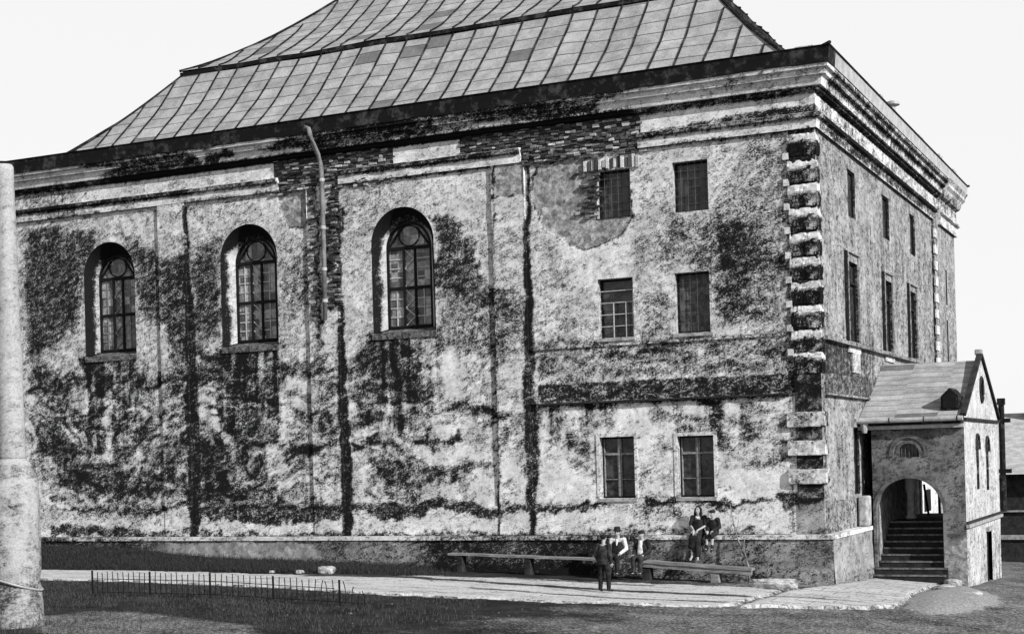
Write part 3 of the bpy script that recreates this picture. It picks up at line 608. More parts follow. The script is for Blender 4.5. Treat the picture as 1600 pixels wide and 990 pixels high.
# quoins: cushioned blocks on the corner, each a stone of its own
def quoin_mesh(x0, x1, y1, h, pr, ch, kind):
    """block wrapping the corner; front face at -pr, side face at x1; chamfered top and bottom"""
    N = 14; prof = [(.03, 0), (pr*.75, .012), (pr, h-ch), (.035, h)] if kind == 'high' else [(.0, 0), (pr, .02), (pr, h-.02), (.02, h)]
    v = []; f = []; G = []
    ts = []
    path = [((x0, 0), (0, -1))]
    pts = []
    pts.append((x0-.001, 0, 0, 0))
    for i in range(N+1): pts.append((x0+(x1-x0)*i/N, 0, 0, -1))
    pts[-1] = (x1, 0, 1, -1)
    M2 = 6
    for i in range(1, M2+1): pts.append((x1, y1*i/M2, 1, 0))
    dense = []
    for (p, q), (p2, q2) in zip(prof[:-1], prof[1:]):
        for k in range(4): dense.append((p+(p2-p)*k/4, q+(q2-q)*k/4))
    dense.append(prof[-1])
    r = random.random()*50; bo = random.uniform(-.12, .22)
    for (pr_, zz) in dense:
        for (x, y, nx, ny) in pts:
            jit = (vnoise(np.array([x*6+r+y*6]), np.array([zz*7+r]), 9)[0]-.5)*.03+(vnoise(np.array([x*17+r+y*17]), np.array([zz*19+r]), 10)[0]-.5)*.03
            o = pr_+jit if pr_ > .03 else pr_
            v.append((x+nx*o, y+ny*o, zz+jit*.3))
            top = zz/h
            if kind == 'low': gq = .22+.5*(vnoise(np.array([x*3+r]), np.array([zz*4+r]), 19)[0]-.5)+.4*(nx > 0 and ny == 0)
            else: gq = (.66 if top+.25*(vnoise(np.array([x*5+r]), np.array([r]), 39)[0]-.5) < .66 else .02)+.55*(vnoise(np.array([x*4+r]), np.array([zz*5+r]), 29)[0]-.5)+.22*(nx > 0 and ny == 0)  # pale top paints in light from above; stained face dark below
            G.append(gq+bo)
    n = len(pts)
    for j in range(len(dense)-1):
        for i in range(n-1): f.append((j*n+i, j*n+i+1, (j+1)*n+i+1, (j+1)*n+i))
    return v, f, G
qz = [11.55, 10.83, 10.17, 9.52, 8.84, 8.17, 7.51, 6.85, 6.19, 5.62]
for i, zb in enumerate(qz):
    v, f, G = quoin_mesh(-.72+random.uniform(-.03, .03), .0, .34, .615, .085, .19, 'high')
    o = link('quoin', v, f, M_['quoin'], S, {'grime_shade': np.clip(G, 0, 1), 'bare': np.zeros(len(v))}, False); o.location.z = zb
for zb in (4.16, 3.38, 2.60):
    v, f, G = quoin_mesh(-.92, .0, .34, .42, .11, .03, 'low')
    o = link('quoin', v, f, M_['quoin'], S, {'grime_shade': np.clip(G, 0, 1), 'bare': np.zeros(len(v))}, False); o.location.z = zb
for zb in qz[:-1]:                                                    # short stones between the long ones
    ybox('quoin', -.86, -.70, -.075, .02, zb-.06, zb+.12, 'quoin', .12, .08)
front_panel('corner_strip', -.70, .035, 1.25, 12.3, -.035, .05, (), (), .012, back=.05, mat='plinth', extra=.5)
ybox('corner_strip', .0, .035, .05, .36, 1.25, 12.3, 'side', .40, .12)
for k in range(16):                                                   # quoins of the end bay
    zb = 11.6-k*.62
    ybox('quoin', .07, .13, 18.54, 19.15, zb, zb+.34, 'quoin', .15, .1)

# entablature: profile swept along the front, round the corner and along the side
PROF_ARCH = [(.10, 12.28), (.11, 12.55), (.20, 12.58), (.22, 12.68), (.08, 12.72)]
PROF_FRZ = [(.08, 12.72), (.075, 13.24)]
PROF_CORN = [(.075, 13.24), (.20, 13.28), (.21, 13.36), (.30, 13.38), (.34, 13.56), (.36, 13.60), (.44, 13.63), (.45, 13.76), (.54, 13.79), (.56, 13.90)]
def sweep(name, prof, x0, x1, corner, y1, mat, marks, rough=.01, ragged=0., cell=.10, parent=S):
    """front run from x0 to x1 (or to the corner), then along the side to y1"""
    dense = []
    for (p, q), (p2, q2) in zip(prof[:-1], prof[1:]):
        k = max(1, int(math.hypot(p2-p, q2-q)/.07))
        for i in range(k): dense.append((p+(p2-p)*i/k, q+(q2-q)*i/k))
    dense.append(prof[-1])
    pts = [(x, 0., 0., -1.) for x in np.linspace(x0, x1, max(2, int((x1-x0)/cell)+1))]
    if corner:
        pts[-1] = (0., 0., 1., -1.)
        pts += [(0., y, 1., 0.) for y in np.linspace(0, y1, int(y1/.2)+1)[1:]]
    A = np.array(pts); n = len(A); V = []
    for (p, zz) in dense:
        s = np.where(A[:, 3] < 0, A[:, 0], A[:, 1]+40)
        j = (fbm(s*3, np.full(n, zz*6), 231)-.5)*rough*2
        if ragged: j = j-ragged*sstep(.45, .7, fbm(s*1.3, np.full(n, zz*5), 233))*min(1, max(0, (p-.05)/.15))
        V.append(np.stack([A[:, 0]+A[:, 2]*(p+j), A[:, 1]+A[:, 3]*(p+j), np.full(n, zz)], 1))
    V = np.concatenate(V); F = []
    for k in range(len(dense)-1):
        for i in range(n-1): F.append((k*n+i, k*n+i+1, (k+1)*n+i+1, (k+1)*n+i))
    if not corner:
        for e in (0, n-1):
            ring = [k*n+e for k in range(len(dense))]; b = len(V); V = np.concatenate([V, [[V[ring[0]][0], .02, dense[0][1]], [V[ring[0]][0], .02, dense[-1][1]]]])
            poly = ring+[b+1, b]; F.append(tuple(poly if e else poly[::-1]))
    g = marks(V)
    return link(name, V, F, M_[mat], parent, {'grime_shade': np.clip(g, 0, 1.2), 'bare': np.zeros(len(V))})
def cm(V):
    x, y, zz = V[:, 0], V[:, 1], V[:, 2]
    s = np.where(y < -.02, x, 30+y); frontm = (y < x*0+.3)
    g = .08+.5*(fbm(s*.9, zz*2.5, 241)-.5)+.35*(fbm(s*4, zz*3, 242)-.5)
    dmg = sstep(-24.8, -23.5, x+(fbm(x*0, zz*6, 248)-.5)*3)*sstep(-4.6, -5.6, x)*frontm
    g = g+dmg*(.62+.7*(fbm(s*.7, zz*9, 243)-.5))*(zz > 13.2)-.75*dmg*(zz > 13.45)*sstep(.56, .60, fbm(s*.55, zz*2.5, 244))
    g = g+.62*((zz > 13.22) & (zz < 13.37))*frontm  # dark bands at the moulding breaks paint in their shade
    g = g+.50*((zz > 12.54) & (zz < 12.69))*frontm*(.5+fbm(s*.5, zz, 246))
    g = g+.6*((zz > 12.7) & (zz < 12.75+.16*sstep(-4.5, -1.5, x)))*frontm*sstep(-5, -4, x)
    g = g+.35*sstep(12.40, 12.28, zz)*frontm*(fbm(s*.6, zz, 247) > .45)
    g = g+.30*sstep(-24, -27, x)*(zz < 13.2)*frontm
    sd_ = 1.-frontm*1.; g = g+sd_*(.24+.5*((zz > 13.22) & (zz < 13.37))+.4*((zz > 13.55) & (zz < 13.64))+.45*((zz > 13.76) & (zz < 13.82))+.28*((zz > 12.28) & (zz < 12.56))+.6*((zz > 12.57) & (zz < 12.71)))  # side run gets its own painted shade bands
    return g
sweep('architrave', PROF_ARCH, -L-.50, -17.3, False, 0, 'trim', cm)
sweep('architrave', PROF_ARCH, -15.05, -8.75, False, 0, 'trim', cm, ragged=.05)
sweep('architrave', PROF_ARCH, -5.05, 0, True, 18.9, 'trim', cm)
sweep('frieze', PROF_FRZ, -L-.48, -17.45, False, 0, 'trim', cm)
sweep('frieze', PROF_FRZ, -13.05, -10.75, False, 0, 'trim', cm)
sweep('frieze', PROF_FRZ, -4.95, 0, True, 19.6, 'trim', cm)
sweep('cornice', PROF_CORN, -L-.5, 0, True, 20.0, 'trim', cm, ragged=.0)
# the end bay carries its own length of entablature, standing further out
mb_prof = [(.10, 12.2), (.11, 12.55), (.22, 12.6), (.22, 12.68), (.08, 12.74), (.075, 13.24), (.21, 13.3), (.34, 13.55), (.45, 13.65), (.45, 13.76), (.56, 13.9), (.5, 13.96)]
V = []; F = []
ys = [19.55]+list(np.linspace(19.6, D+.15, 18))
for (p, zz) in mb_prof:
    for y in ys: V.append((.10+p*1.03, y, zz))
n = len(ys)
for k in range(len(mb_prof)-1):
    for i in range(n-1): F.append((k*n+i, k*n+i+1, (k+1)*n+i+1, (k+1)*n+i))
for e in (0, n-1):
    b = len(V); V += [(-.1, ys[e], 12.2), (-.1, ys[e], 13.96)]; F.append(tuple([k*n+e for k in range(len(mb_prof))]+[b+1, b]))
V = np.array(V); link('cornice', V, F, M_['trim'], S, {'grime_shade': .25+.6*(fbm(V[:, 1]*2, V[:, 2]*4, 249)-.5)+.3*((V[:, 2] > 13.2) & (V[:, 2] < 13.4)), 'bare': np.zeros(len(V))})  # darker band colours in shade under this moulding
# dark eaves board and gutter
def fas(V): return V[:, 2]*0
FASP = [(.56, 13.905), (.585, 13.91), (.60, 14.10), (.62, 14.28), (.64, 14.30), (.60, 14.325), (.30, 14.33)]
def fascia():
    pts = [(x, 0., 0., -1.) for x in np.linspace(-L-.55, 0, 281)]; pts[-1] = (0., 0., 1., -1.)
    pts += [(0., y, 1., 0.) for y in np.linspace(0, 24.1, 120)[1:]]
    A = np.array(pts); n = len(A); V = []; F = []; mi = []
    s = np.where(A[:, 3] < 0, A[:, 0], 40+A[:, 1])
    sag = (fbm(s*.35, s*0, 251)-.5)*.10*np.where(A[:, 3] < 0, 1, .25)+(fbm(s*2.5, s*0, 252)-.5)*.05*np.where(A[:, 3] < 0, 1, .3)
    for (p, zz) in FASP:
        low = 1. if zz < 14.0 else .25
        V.append(np.stack([A[:, 0]+A[:, 2]*p, A[:, 1]+A[:, 3]*p, zz+sag*low-(.04 if zz < 13.95 else 0)*np.where(A[:, 3] < 0, 1, 0)], 1))
    V = np.concatenate(V)
    for k in range(len(FASP)-1):
        for i in range(n-1):
            F.append((k*n+i, k*n+i+1, (k+1)*n+i+1, (k+1)*n+i)); mi.append(0 if A[i, 3] < 0 and A[i+1, 2] == 0 or A[i, 3] < 0 else (1 if k in (1, 2) else 0))
    return link('eaves_board', V, F, None, S, None, False, [M_['fascia'], M_['gutter']], mi)
fascia()

# exposed brickwork where the plaster has come off
def bricks(regions, y0=-.02, name='exposed_brick', seed=3, tk=1.):
    rr = random.Random(seed); mb = MB(); tone = []
    for (x0, x1, z0, z1, soft, den) in regions:
        z = z0; row = 0
        while z < z1:
            x = x0+(row % 2)*.14-.1
            while x < x1:
                wd = .22+rr.uniform(-.07, .05)
                edge = min(x-x0, x1-x, (z-z0)*1.5, (z1-z)*1.5)
                if rr.random() < den and edge > -soft+rr.random()*soft*1.4:
                    d = y0-rr.uniform(.0, .07)
                    n0 = len(mb.v); dz = rr.uniform(-.02, .02)
                    mb.box(x+rr.uniform(.0, .02), x+wd-rr.uniform(.0, .03), d, .05, z+.004+dz, z+rr.uniform(.05, .085)+dz)
                    mb.v[n0:] = [(q[0]+rr.uniform(-.012, .012), q[1]+rr.uniform(-.02, .012)*(q[1] < 0), q[2]+rr.uniform(-.012, .012)) for q in mb.v[n0:]]
                    t = tk*rr.choice([.015, .02, .03, .04, .06, .10, .18, .28]) if rr.random() < .93 else .42*tk
                    tone += [t]*8
                x += wd
            z += .083; row += 1
    o = mb.build(name, M_['brick'], S, attrs={'tone': tone}); return o
bricks([(-17.5, -13.0, 12.15, 13.24, .25, .93)], -.03, seed=3); bricks([(-10.85, -4.9, 12.72, 13.24, .15, .94), (-8.8, -4.9, 12.18, 12.72, .3, .92)], -.03, seed=4)
bricks([(-16.22, -16.0, 8.0, 12.25, .10, .75)], -.075, 'exposed_brick', 5, .6); bricks([(-15.56, -15.2, 8.4, 12.25, .06, .9)], -.075, 'exposed_brick', 8, .45)
bricks([(-6.95, -6.40, 10.4, 11.75, .35, .7)], -.0, seed=6)
# soldier course over the upper left square window
mb = MB(); tone = []
for k in range(15):
    x = -6.75+k*.115; mb.box(x, x+.085, -.02-random.uniform(0, .05), .04, 11.80+.03*math.sin(k*.3)+random.uniform(-.03, .03), 12.12+random.uniform(-.06, .05)); tone += [random.choice([.03, .06, .3, .5])]*8
mb.build('brick_lintel', M_['brick'], S, attrs={'tone': tone})
# dark backing for the brick zone
mb = MB(); mb.box(-17.4, -4.95, -.012, .05, 12.3, 13.26); mb.build('brick_backing', plain('old_mortar', .10, .02, 9, .95, .6, .02), S)

# downpipe with swan neck
mb = MB(); mb.tube([(-15.84, -.68, 13.94), (-15.78, -.73, 14.03), (-15.68, -.73, 13.98), (-15.64, -.70, 13.78), (-15.61, -.58, 13.52), (-15.59, -.36, 13.22), (-15.58, -.22, 12.9), (-15.58, -.19, 12.5), (-15.58, -.18, 10.4), (-15.60, -.18, 8.05)], .075, 10)
dp = mb.build('downpipe', plain('grey_zinc_pipe', .18, .08, 3, .6, .1), S, smooth=True)
for z in (12.4, 10.9, 9.6, 8.6):
    mb = MB(); mb.tube([(-15.585, -.18, z), (-15.585, -.18, z+.10)], .092, 10); mb.box(-15.60, -15.57, -.12, -.06, z+.02, z+.08); mb.build('pipe_clamp', M_['gutter'], dp)

# ------------------------------------------------------------------ roof
PR1 = [(-.66, 14.335), (0, 14.36), (.9, 14.63), (1.4, 15.02), (2.0, 15.58), (2.5, 16.05), (3.25, 16.88), (3.97, 17.72)]
PR2 = [(3.92, 17.90), (4.35, 18.10), (5.05, 18.50), (6.4, 19.45), (8.05, 20.90), (9.8, 22.7), (11.7, 24.9)]
def dens(P, k=3):
    o = []
    for i in range(len(P)-1):
        p0 = P[max(i-1, 0)]; p1 = P[i]; p2 = P[i+1]; p3 = P[min(i+2, len(P)-1)]
        for j in range(k):
            t = j/k
            o.append(tuple(.5*((2*p1[c])+(-p0[c]+p2[c])*t+(2*p0[c]-5*p1[c]+4*p2[c]-p3[c])*t*t+(-p0[c]+3*p1[c]-3*p2[c]+p3[c])*t**3) for c in (0, 1)))
    o.append(P[-1]); return o
def roof(name, PR, seam_every=.86, thick=.03):
    rj = random.Random(len(name))
    P = dens(PR); n = len(P); arc = [0]
    for i in range(1, n): arc.append(arc[-1]+math.hypot(P[i][0]-P[i-1][0], P[i][1]-P[i-1][1]))
    v = []; f = []; uv = []; mi = []
    # four slopes; each: a(s) .. b(s) along, fixed inset
    sides = [(lambda t, s: (t, s), lambda s: (-L+s, -s)), (lambda t, s: (-s, t), lambda s: (s, D-s)),
             (lambda t, s: (t, D-s), lambda s: (-L+s, -s)), (lambda t, s: (-L+s, t), lambda s: (s, D-s))]
    for si, (fn, rngf) in enumerate(sides):
        flip = si in (2, 3)
        K = 60 if si in (0, 2) else 46
        n0 = len(v)
        for i, (s, z) in enumerate(P):
            a, b = rngf(s)
            for k in range(K+1):
                t = a+(b-a)*k/K; x, y = fn(t, s)
                wob = (float(vnoise(np.array([t*.7]), np.array([s*1.1]), 261+si)[0])-.5)*.10*min(1, max(0, s+.5))
                v.append((x, y, z+wob)); uv.append((t/seam_every, arc[i]))
        for i in range(n-1):
            for k in range(K):
                q = n0+i*(K+1)+k; r = (q, q+1, q+K+2, q+K+1); f.append(r[::-1] if flip else r); mi.append(0)
        a0, b0 = rngf(P[0][0]); t = math.ceil(a0/seam_every)*seam_every
        while t < b0:
            tj = t+rj.uniform(-.05, .05); ph = rj.uniform(0, 9)
            ln = []
            for i, (s, z) in enumerate(P):
                a, b = rngf(s)
                if not (a+.02 < tj < b-.02): break
                wob = (float(vnoise(np.array([tj*.7]), np.array([s*1.1]), 261+si)[0])-.5)*.10*min(1, max(0, s+.5))
                if s > .1: ln.append((s, z+wob))
            if len(ln) > 1:
                m0 = len(v); w2 = .019; hh = .05
                for (s, z) in ln:
                    wv = .025*math.sin(s*(.8+.3*math.sin(ph*7))+ph)+.012*math.sin(s*3.1+ph*2)
                    for dt, dz in ((-w2+wv, -.02), (-w2*.7+wv, hh), (w2*.7+wv, hh), (w2+wv, -.02)):
                        x, y = fn(tj+dt, s-dz*.4); v.append((x, y, z+dz)); uv.append((0, 0))
                for i in range(len(ln)-1):
                    for c in range(3):
                        q = (m0+i*4+c, m0+i*4+c+1, m0+i*4+4+c+1, m0+i*4+4+c); f.append(q); mi.append(1)
                f.append((m0, m0+1, m0+2, m0+3)); mi.append(1)
            t += seam_every
    # hip rolls
    for (hx, hy, sx, sy) in ((-L, 0, 1, 1), (0, 0, -1, 1), (0, D, -1, -1), (-L, D, 1, -1)):
        mbh = MB(); mbh.tube([(hx+sx*s, hy+sy*s, z+.03) for s, z in P], .05, 6)
        m0 = len(v); v += mbh.v; uv += [(0, 0)]*len(mbh.v); f += [tuple(i+m0 for i in q) for q in mbh.f]; mi += [1]*len(mbh.f)
    return link(name, v, f, None, S, None, False, [M_['roof'], M_['fascia']], mi, uv)
r1 = roof('lower_roof', PR1)
r2 = roof('upper_roof', PR2)
mb = MB()                                                             # projecting eaves between the tiers
def ringbox(i0, i1, z0, z1):
    mb.box(-L+i0, -i0, i0, i1, z0, z1); mb.box(-L+i0, -i0, D-i1, D-i0, z0, z1); mb.box(-L+i0, -L+i1, i1, D-i1, z0, z1); mb.box(-i1, -i0, i1, D-i1, z0, z1)
ringbox(3.93, 4.5, 17.74, 17.87); ringbox(4.0, 4.5, 17.50, 17.735)
mb.build('upper_eaves', M_['fascia'], S)
mb = MB(); mb.box(-L+11, -11, 11.5, 12.1, 24.6, 25.0); mb.build('ridge', M_['fascia'], S)
# small caps standing on the side cornice
mb = MB(); mb.lathe([(.12, 14.3), (.12, 14.75), (.26, 14.8), (.26, 14.88), (.05, 14.95)], 12, (.32, 9.6)); mb.build('vent_cap', M_['stone'], S)
for b_ in ((-.35, .15, -.45, .05, 14.345, 14.42), (.2, .5, .3, .55, 14.345, 14.44), (.25, .5, 3.2, 3.5, 14.345, 14.45), (.3, .6, 6.4, 6.9, 14.335, 14.47), (.35, .6, 8.2, 8.4, 14.335, 14.43), (.3, .6, 13.0, 13.9, 14.335, 14.45), (.3, .62, 17.2, 17.8, 14.335, 14.5), (.3, .62, 20.4, 21.6, 14.335, 14.46)):
    mb = MB(); mb.box(*b_); mb.build('loose_slate', M_['stone'], S, bevel=.01)

M_['rough_sill'] = plain('rough_dark_sill', .16, .015, 9, .95, .6, .02)
# ------------------------------------------------------------------ windows of the synagogue
def arch_pts(xc, r, z0, zs, n=28):
    p = [(xc-r, z0)]+[(xc-r, z0+(zs-z0)*k/6) for k in range(1, 6)]
    p += [(xc+r*math.cos(math.pi-math.pi*k/n), zs+r*math.sin(math.pi*k/n)) for k in range(n+1)]
    p += [(xc+r, zs+(z0-zs)*k/6) for k in range(1, 7)]
    return p
for wi, (xc, r, z0, zs) in enumerate(ARC):
    yd = .52; ri = .80; zi = z0+.16; zsi = zs-.10; xi = xc-.03
    fr = MB()
    ring_o = arch_pts(xi, ri, zi, zsi); ring_i = arch_pts(xi, ri-.07, zi+.07, zsi)
    v = []; f = []
    for (a, b) in zip(ring_o, ring_i): v += [(a[0], yd-.06, a[1]), (b[0], yd-.06, b[1]), (b[0], yd+.03, b[1])]
    n = len(ring_o)
    for i in range(n-1):
        f += [(3*i, 3*i+3, 3*i+4, 3*i+1), (3*i+1, 3*i+4, 3*i+5, 3*i+2)]
    fr.add(v, f)
    fr.box(xi-ri, xi+ri, yd-.06, yd+.03, zi, zi+.08)
    for sx in (-.20, .20): fr.box(xi+sx-.035, xi+sx+.035, yd-.05, yd+.03, zi+.08, zsi+.0)
    fr.box(xi-ri+.05, xi+ri-.05, yd-.058, yd+.028, zsi-.05, zsi+.05); zm = zi+(zsi-zi)*.50
    fr.box(xi-ri+.05, xi+ri-.05, yd-.054, yd+.026, zm-.045, zm+.045)
    cpts = [(xi+.36*math.cos(a), yd-.02, zsi+.38+.32*math.sin(a)) for a in np.linspace(0, 2*math.pi, 25)]
    fr.tube(cpts, .02, 6)
    for sg in (-1, 1): fr.bar((xi+sg*.7, yd-.02, zsi+.06), (xi+sg*.28, yd-.02, zsi+.62), .05)
    aw = fr.build('arched_window', M_['frame_dark'], S)
    # splayed plaster reveal
    o = arch_pts(xc, r, z0, zs, 36); i_ = arch_pts(xi, ri, zi, zsi, 36); v = []; f = []; K = 5
    for k in range(K+1):
        t = k/K
        for a, b in zip(o, i_): v.append((a[0]+(b[0]-a[0])*t, .0+(yd-.05)*t, a[1]+(b[1]-a[1])*t))
    n = len(o)
    for k in range(K):
        for q in range(n-1): f.append((k*n+q, (k+1)*n+q, (k+1)*n+q+1, k*n+q+1))
    A = np.array(v); g = .10+.80*sstep(.36, .16, A[:, 1]+(fbm(A[:, 2]*2, A[:, 0]*3, 271+wi)-.5)*.35)+.55*sstep(zs+.2, zs+.7, A[:, 2])  # darker over the outer half and up in the arch head
    g = g+(.2 if wi == 0 else 0)
    link('reveal', v, f, M_['reveal'], aw, {'grime_shade': g, 'bare': np.zeros(len(v))}, True)
    mb = MB(); mb.add([(xc-r, -.03, z0-.06), (xc+r, -.03, z0-.06), (xi+ri, yd, zi-.02), (xi-ri, yd, zi-.02), (xc-r, -.03, z0-.16), (xc+r, -.03, z0-.16)], [(0, 1, 2, 3), (4, 5, 1, 0)])
    mb.box(xc-r-.02, xc+r+.02, -.04, .02, z0-.20, z0-.01); mb.build('sill', M_['rough_sill'], aw)
    # glazing
    pp = [(a[0], a[1]) for a in arch_pts(xi, ri-.03, zi+.02, zsi, 28)]
    link('pane', [(x, yd+.012, z) for x, z in pp], [tuple(range(len(pp)))[::-1]], M_['glass_lead'], aw)
    ld = MB()
    for (z_a, z_b) in ((zi+.08, zm-.05), (zm+.05, zsi-.05)):
        for k in range(1, 4):
            zz = z_a+(z_b-z_a)*k/4
            for sx in (-1, 1):
                a = xi+sx*.24; b = xi+sx*.72; ld.box(min(a, b), max(a, b), yd-.01, yd+.008, zz-.019, zz+.019)
        for sx in (-.48, .48):
            if not (wi == 2 and z_b == zsi-.05): ld.box(xi+sx-.018, xi+sx+.018, yd-.012, yd+.006, z_a, z_b)
        for k in range(4):
            za = z_a+(z_b-z_a)*k/4; zb = z_a+(z_b-z_a)*(k+1)/4
            ld.bar((xi-.16, yd-.004, zb if k % 2 or wi == 1 else za), (xi+.16, yd-.004, za if k % 2 or wi == 1 else zb), .034)
            if wi != 1: ld.bar((xi-.16, yd+.002, za if k % 2 else zb), (xi+.16, yd+.002, zb if k % 2 else za), .014)
    ld.build('glazing_bars', M_['bars'] if wi else M_['frame_pale'], aw)
    mb = MB(); mb.box(xi-ri-.4, xi+ri+.4, yd+.06, yd+.10, zi-.3, zsi+ri+.4); mb.build('backing', M_['frame_dark'], aw)

def rect_window(x0, x1, z0, z1, kind, side=False, depth=.26):
    dm = depth; root_mb = MB(); w_ = x1-x0; h_ = z1-z0
    fw = .05
    fm_ = 'frame_dark'
    root_mb.box(x0, x0+fw, dm-.05, dm+.03, z0, z1); root_mb.box(x1-fw, x1, dm-.05, dm+.03, z0, z1)
    root_mb.box(x0+fw, x1-fw, dm-.05, dm+.03, z0, z0+fw); root_mb.box(x0+fw, x1-fw, dm-.05, dm+.03, z1-fw, z1)
    wn = root_mb.build('window', M_[fm_], S)
    if side: wn.rotation_euler = (0, 0, math.pi/2)
    rv = MB(); gL = []
    for (a, b, c, d) in (((x0, z0), (x0, z1), 0, 0), ((x1, z1), (x1, z0), 0, 0), ((x0, z1), (x1, z1), 0, 0), ((x1, z0), (x0, z0), 0, 0)):
        m_ = 8
        vv = []; 
        for i in range(m_+1):
            t = i/m_; x = a[0]+(b[0]-a[0])*t; z = a[1]+(b[1]-a[1])*t
            vv += [(x, 0, z), (x, dm-.05, z)]
        rv.add(vv, [(2*i, 2*i+1, 2*i+3, 2*i+2) for i in range(m_)])
    A = np.array(rv.v); rv.build('reveal', M_['reveal'], wn, attrs={'grime_shade': .20+.5*(fbm(A[:, 0]*3+A[:, 1]*5, A[:, 2]*2, 281)-.5)+.45*(side), 'bare': np.zeros(len(A))})
    pm = {'mesh': 'glass_mesh', 'lattice': 'glass'}.get(kind, 'glass')
    link('pane', [(x0+.02, dm+.01, z0+.02), (x1-.02, dm+.01, z0+.02), (x1-.02, dm+.01, z1-.02), (x0+.02, dm+.01, z1-.02)], [(0, 1, 2, 3)], M_[pm], wn)
    br = MB(); bm_ = None
    if kind == 'grid':
        zt = z0+h_*.66
        for k in range(1, 5): br.box(x0+.03, x1-.02, .10, .122, z0+h_*.20*k-.011, z0+h_*.20*k+.011)
        br.box(x0+.42, x0+.445, .09, .115, z0, z0+h_*.60); br.box(x0+.80, x0+.825, .09, .115, z0, z0+h_*.60); bm_ = 'bars'
    elif kind in ('mesh', 'lattice'):
        for k in range(1, 6): br.box(x0+.03, x1-.03, .12, .132, z0+h_*k/6-.005, z0+h_*k/6+.005)
        for k in range(1, 5): br.box(x0+w_*k/5-.006, x0+w_*k/5+.006, .11, .122, z0+.02, z1-.02)
        bm_ = 'iron' if kind == 'lattice' else 'frame_pale'
        bm_ = 'grey_bars'
    elif kind == 'casement':
        xm = (x0+x1)/2; zt = z0+h_*.72
        br.box(xm-.03, xm+.03, dm-.07, dm+.0, z0+.05, z1-.05); br.box(x0+.05, xm-.035, dm-.072, dm+.0, zt-.03, zt+.03); br.box(xm+.035, x1-.05, dm-.072, dm+.0, zt-.03, zt+.03)
        for (a, b) in ((x0+.05, xm-.035), (xm+.035, x1-.05)):
            for xx in (a, b-.025): br.box(xx, xx+.025, dm-.06, dm+.005, z0+.055, zt-.035); br.box(xx, xx+.025, dm-.06, dm+.005, zt+.035, z1-.055)
            br.box(a+.03, b-.03, dm-.055, dm+.005, z0+.3*h_, z0+.3*h_+.02)
        bm_ = 'frame_pale'
    elif kind == 'side':
        zt = z0+h_*.74
        br.box(x0+.05, x1-.05, dm-.07, dm, zt-.04, zt+.04); br.box((x0+x1)/2-.03, (x0+x1)/2+.03, dm-.06, dm, z0+.05, z1-.05); bm_ = 'frame_dark'
    if bm_: br.build('glazing_bars', M_[bm_], wn)
    if kind not in ('lattice',):
        sm = MB(); sm.box(x0-.06, x1+.06, -.06, .0, z0-.10, z0-.012); sm.build('sill', M_['sillstone'], wn)
    bk = MB(); bk.box(x0-.05, x1+.05, dm+.06, dm+.1, z0-.05, z1+.05); bk.build('backing', M_['frame_dark'], wn)
    if kind == 'casement':
        tr = MB(); t = .10
        tr.box(x0-t, x0, -.022, .0, z0, z1+t); tr.box(x1, x1+t, -.022, .0, z0, z1+t); tr.box(x0, x1, -.022, .0, z1, z1+t); A = np.array(tr.v)
        tr.build('surround', M_['trim'], wn, attrs={'grime_shade': np.full(len(A), .16), 'bare': np.zeros(len(A))})
    if side and kind == 'side':
        tr = MB(); t = .22
        tr.box(x0-t, x0, -.09, .0, z0, z1+t); n1 = len(tr.v); tr.box(x1, x1+t, -.05, .0, z0, z1+t); tr.box(x0-t-.02, x1+t+.02, -.07, .0, z1+t, z1+t+.06); A = np.array(tr.v); gq = np.full(len(A), .22); gq[:n1] = np.where(A[:n1, 0] < x0-t+.01, .95, .1)  # outer left edge of the surround set much darker
        tr.build('surround', M_['side'], wn, attrs={'grime_shade': gq, 'bare': np.zeros(len(A))})
        ap = MB(); ap.box(x0-.02, x1+.02, -.05, .0, z0-.34, z0-.11); A = np.array(ap.v)
        ap.build('apron', M_['trim'], wn, attrs={'grime_shade': np.full(len(A), .22), 'bare': np.zeros(len(A))})
    return wn
M_['sillstone'] = plain('sill_stone', .34, .16, 6, .9, .4); M_['grey_bars'] = plain('rusty_bars', .10, .05, 9, .7, .1)
for k, (q, kd) in enumerate(zip(WIN, ('grid', 'mesh', 'lattice', 'lattice', 'casement', 'casement'))): rect_window(*q, kd)
for q in SWIN[:3]: rect_window(*q, 'lattice', True, .10)
for q in SWIN[3:6]: rect_window(*q, 'side', True, .12)
rect_window(*SWIN[6], 'lattice', True, .10)
for (a, b, c, d) in ((21.0, 21.35, 9.2, 10.6), (21.0, 21.35, 6.6, 8.6)):   # blind slits of the end bay
    mb = MB(); mb.box(.085, .11, a-.1, b+.1, c-.1, d+.1); mb.build('blind_panel', M_['sillstone'], S); mb = MB(); mb.box(.10, .114, a, b, c, d); mb.build('blind_panel', M_['frame_dark'], S)

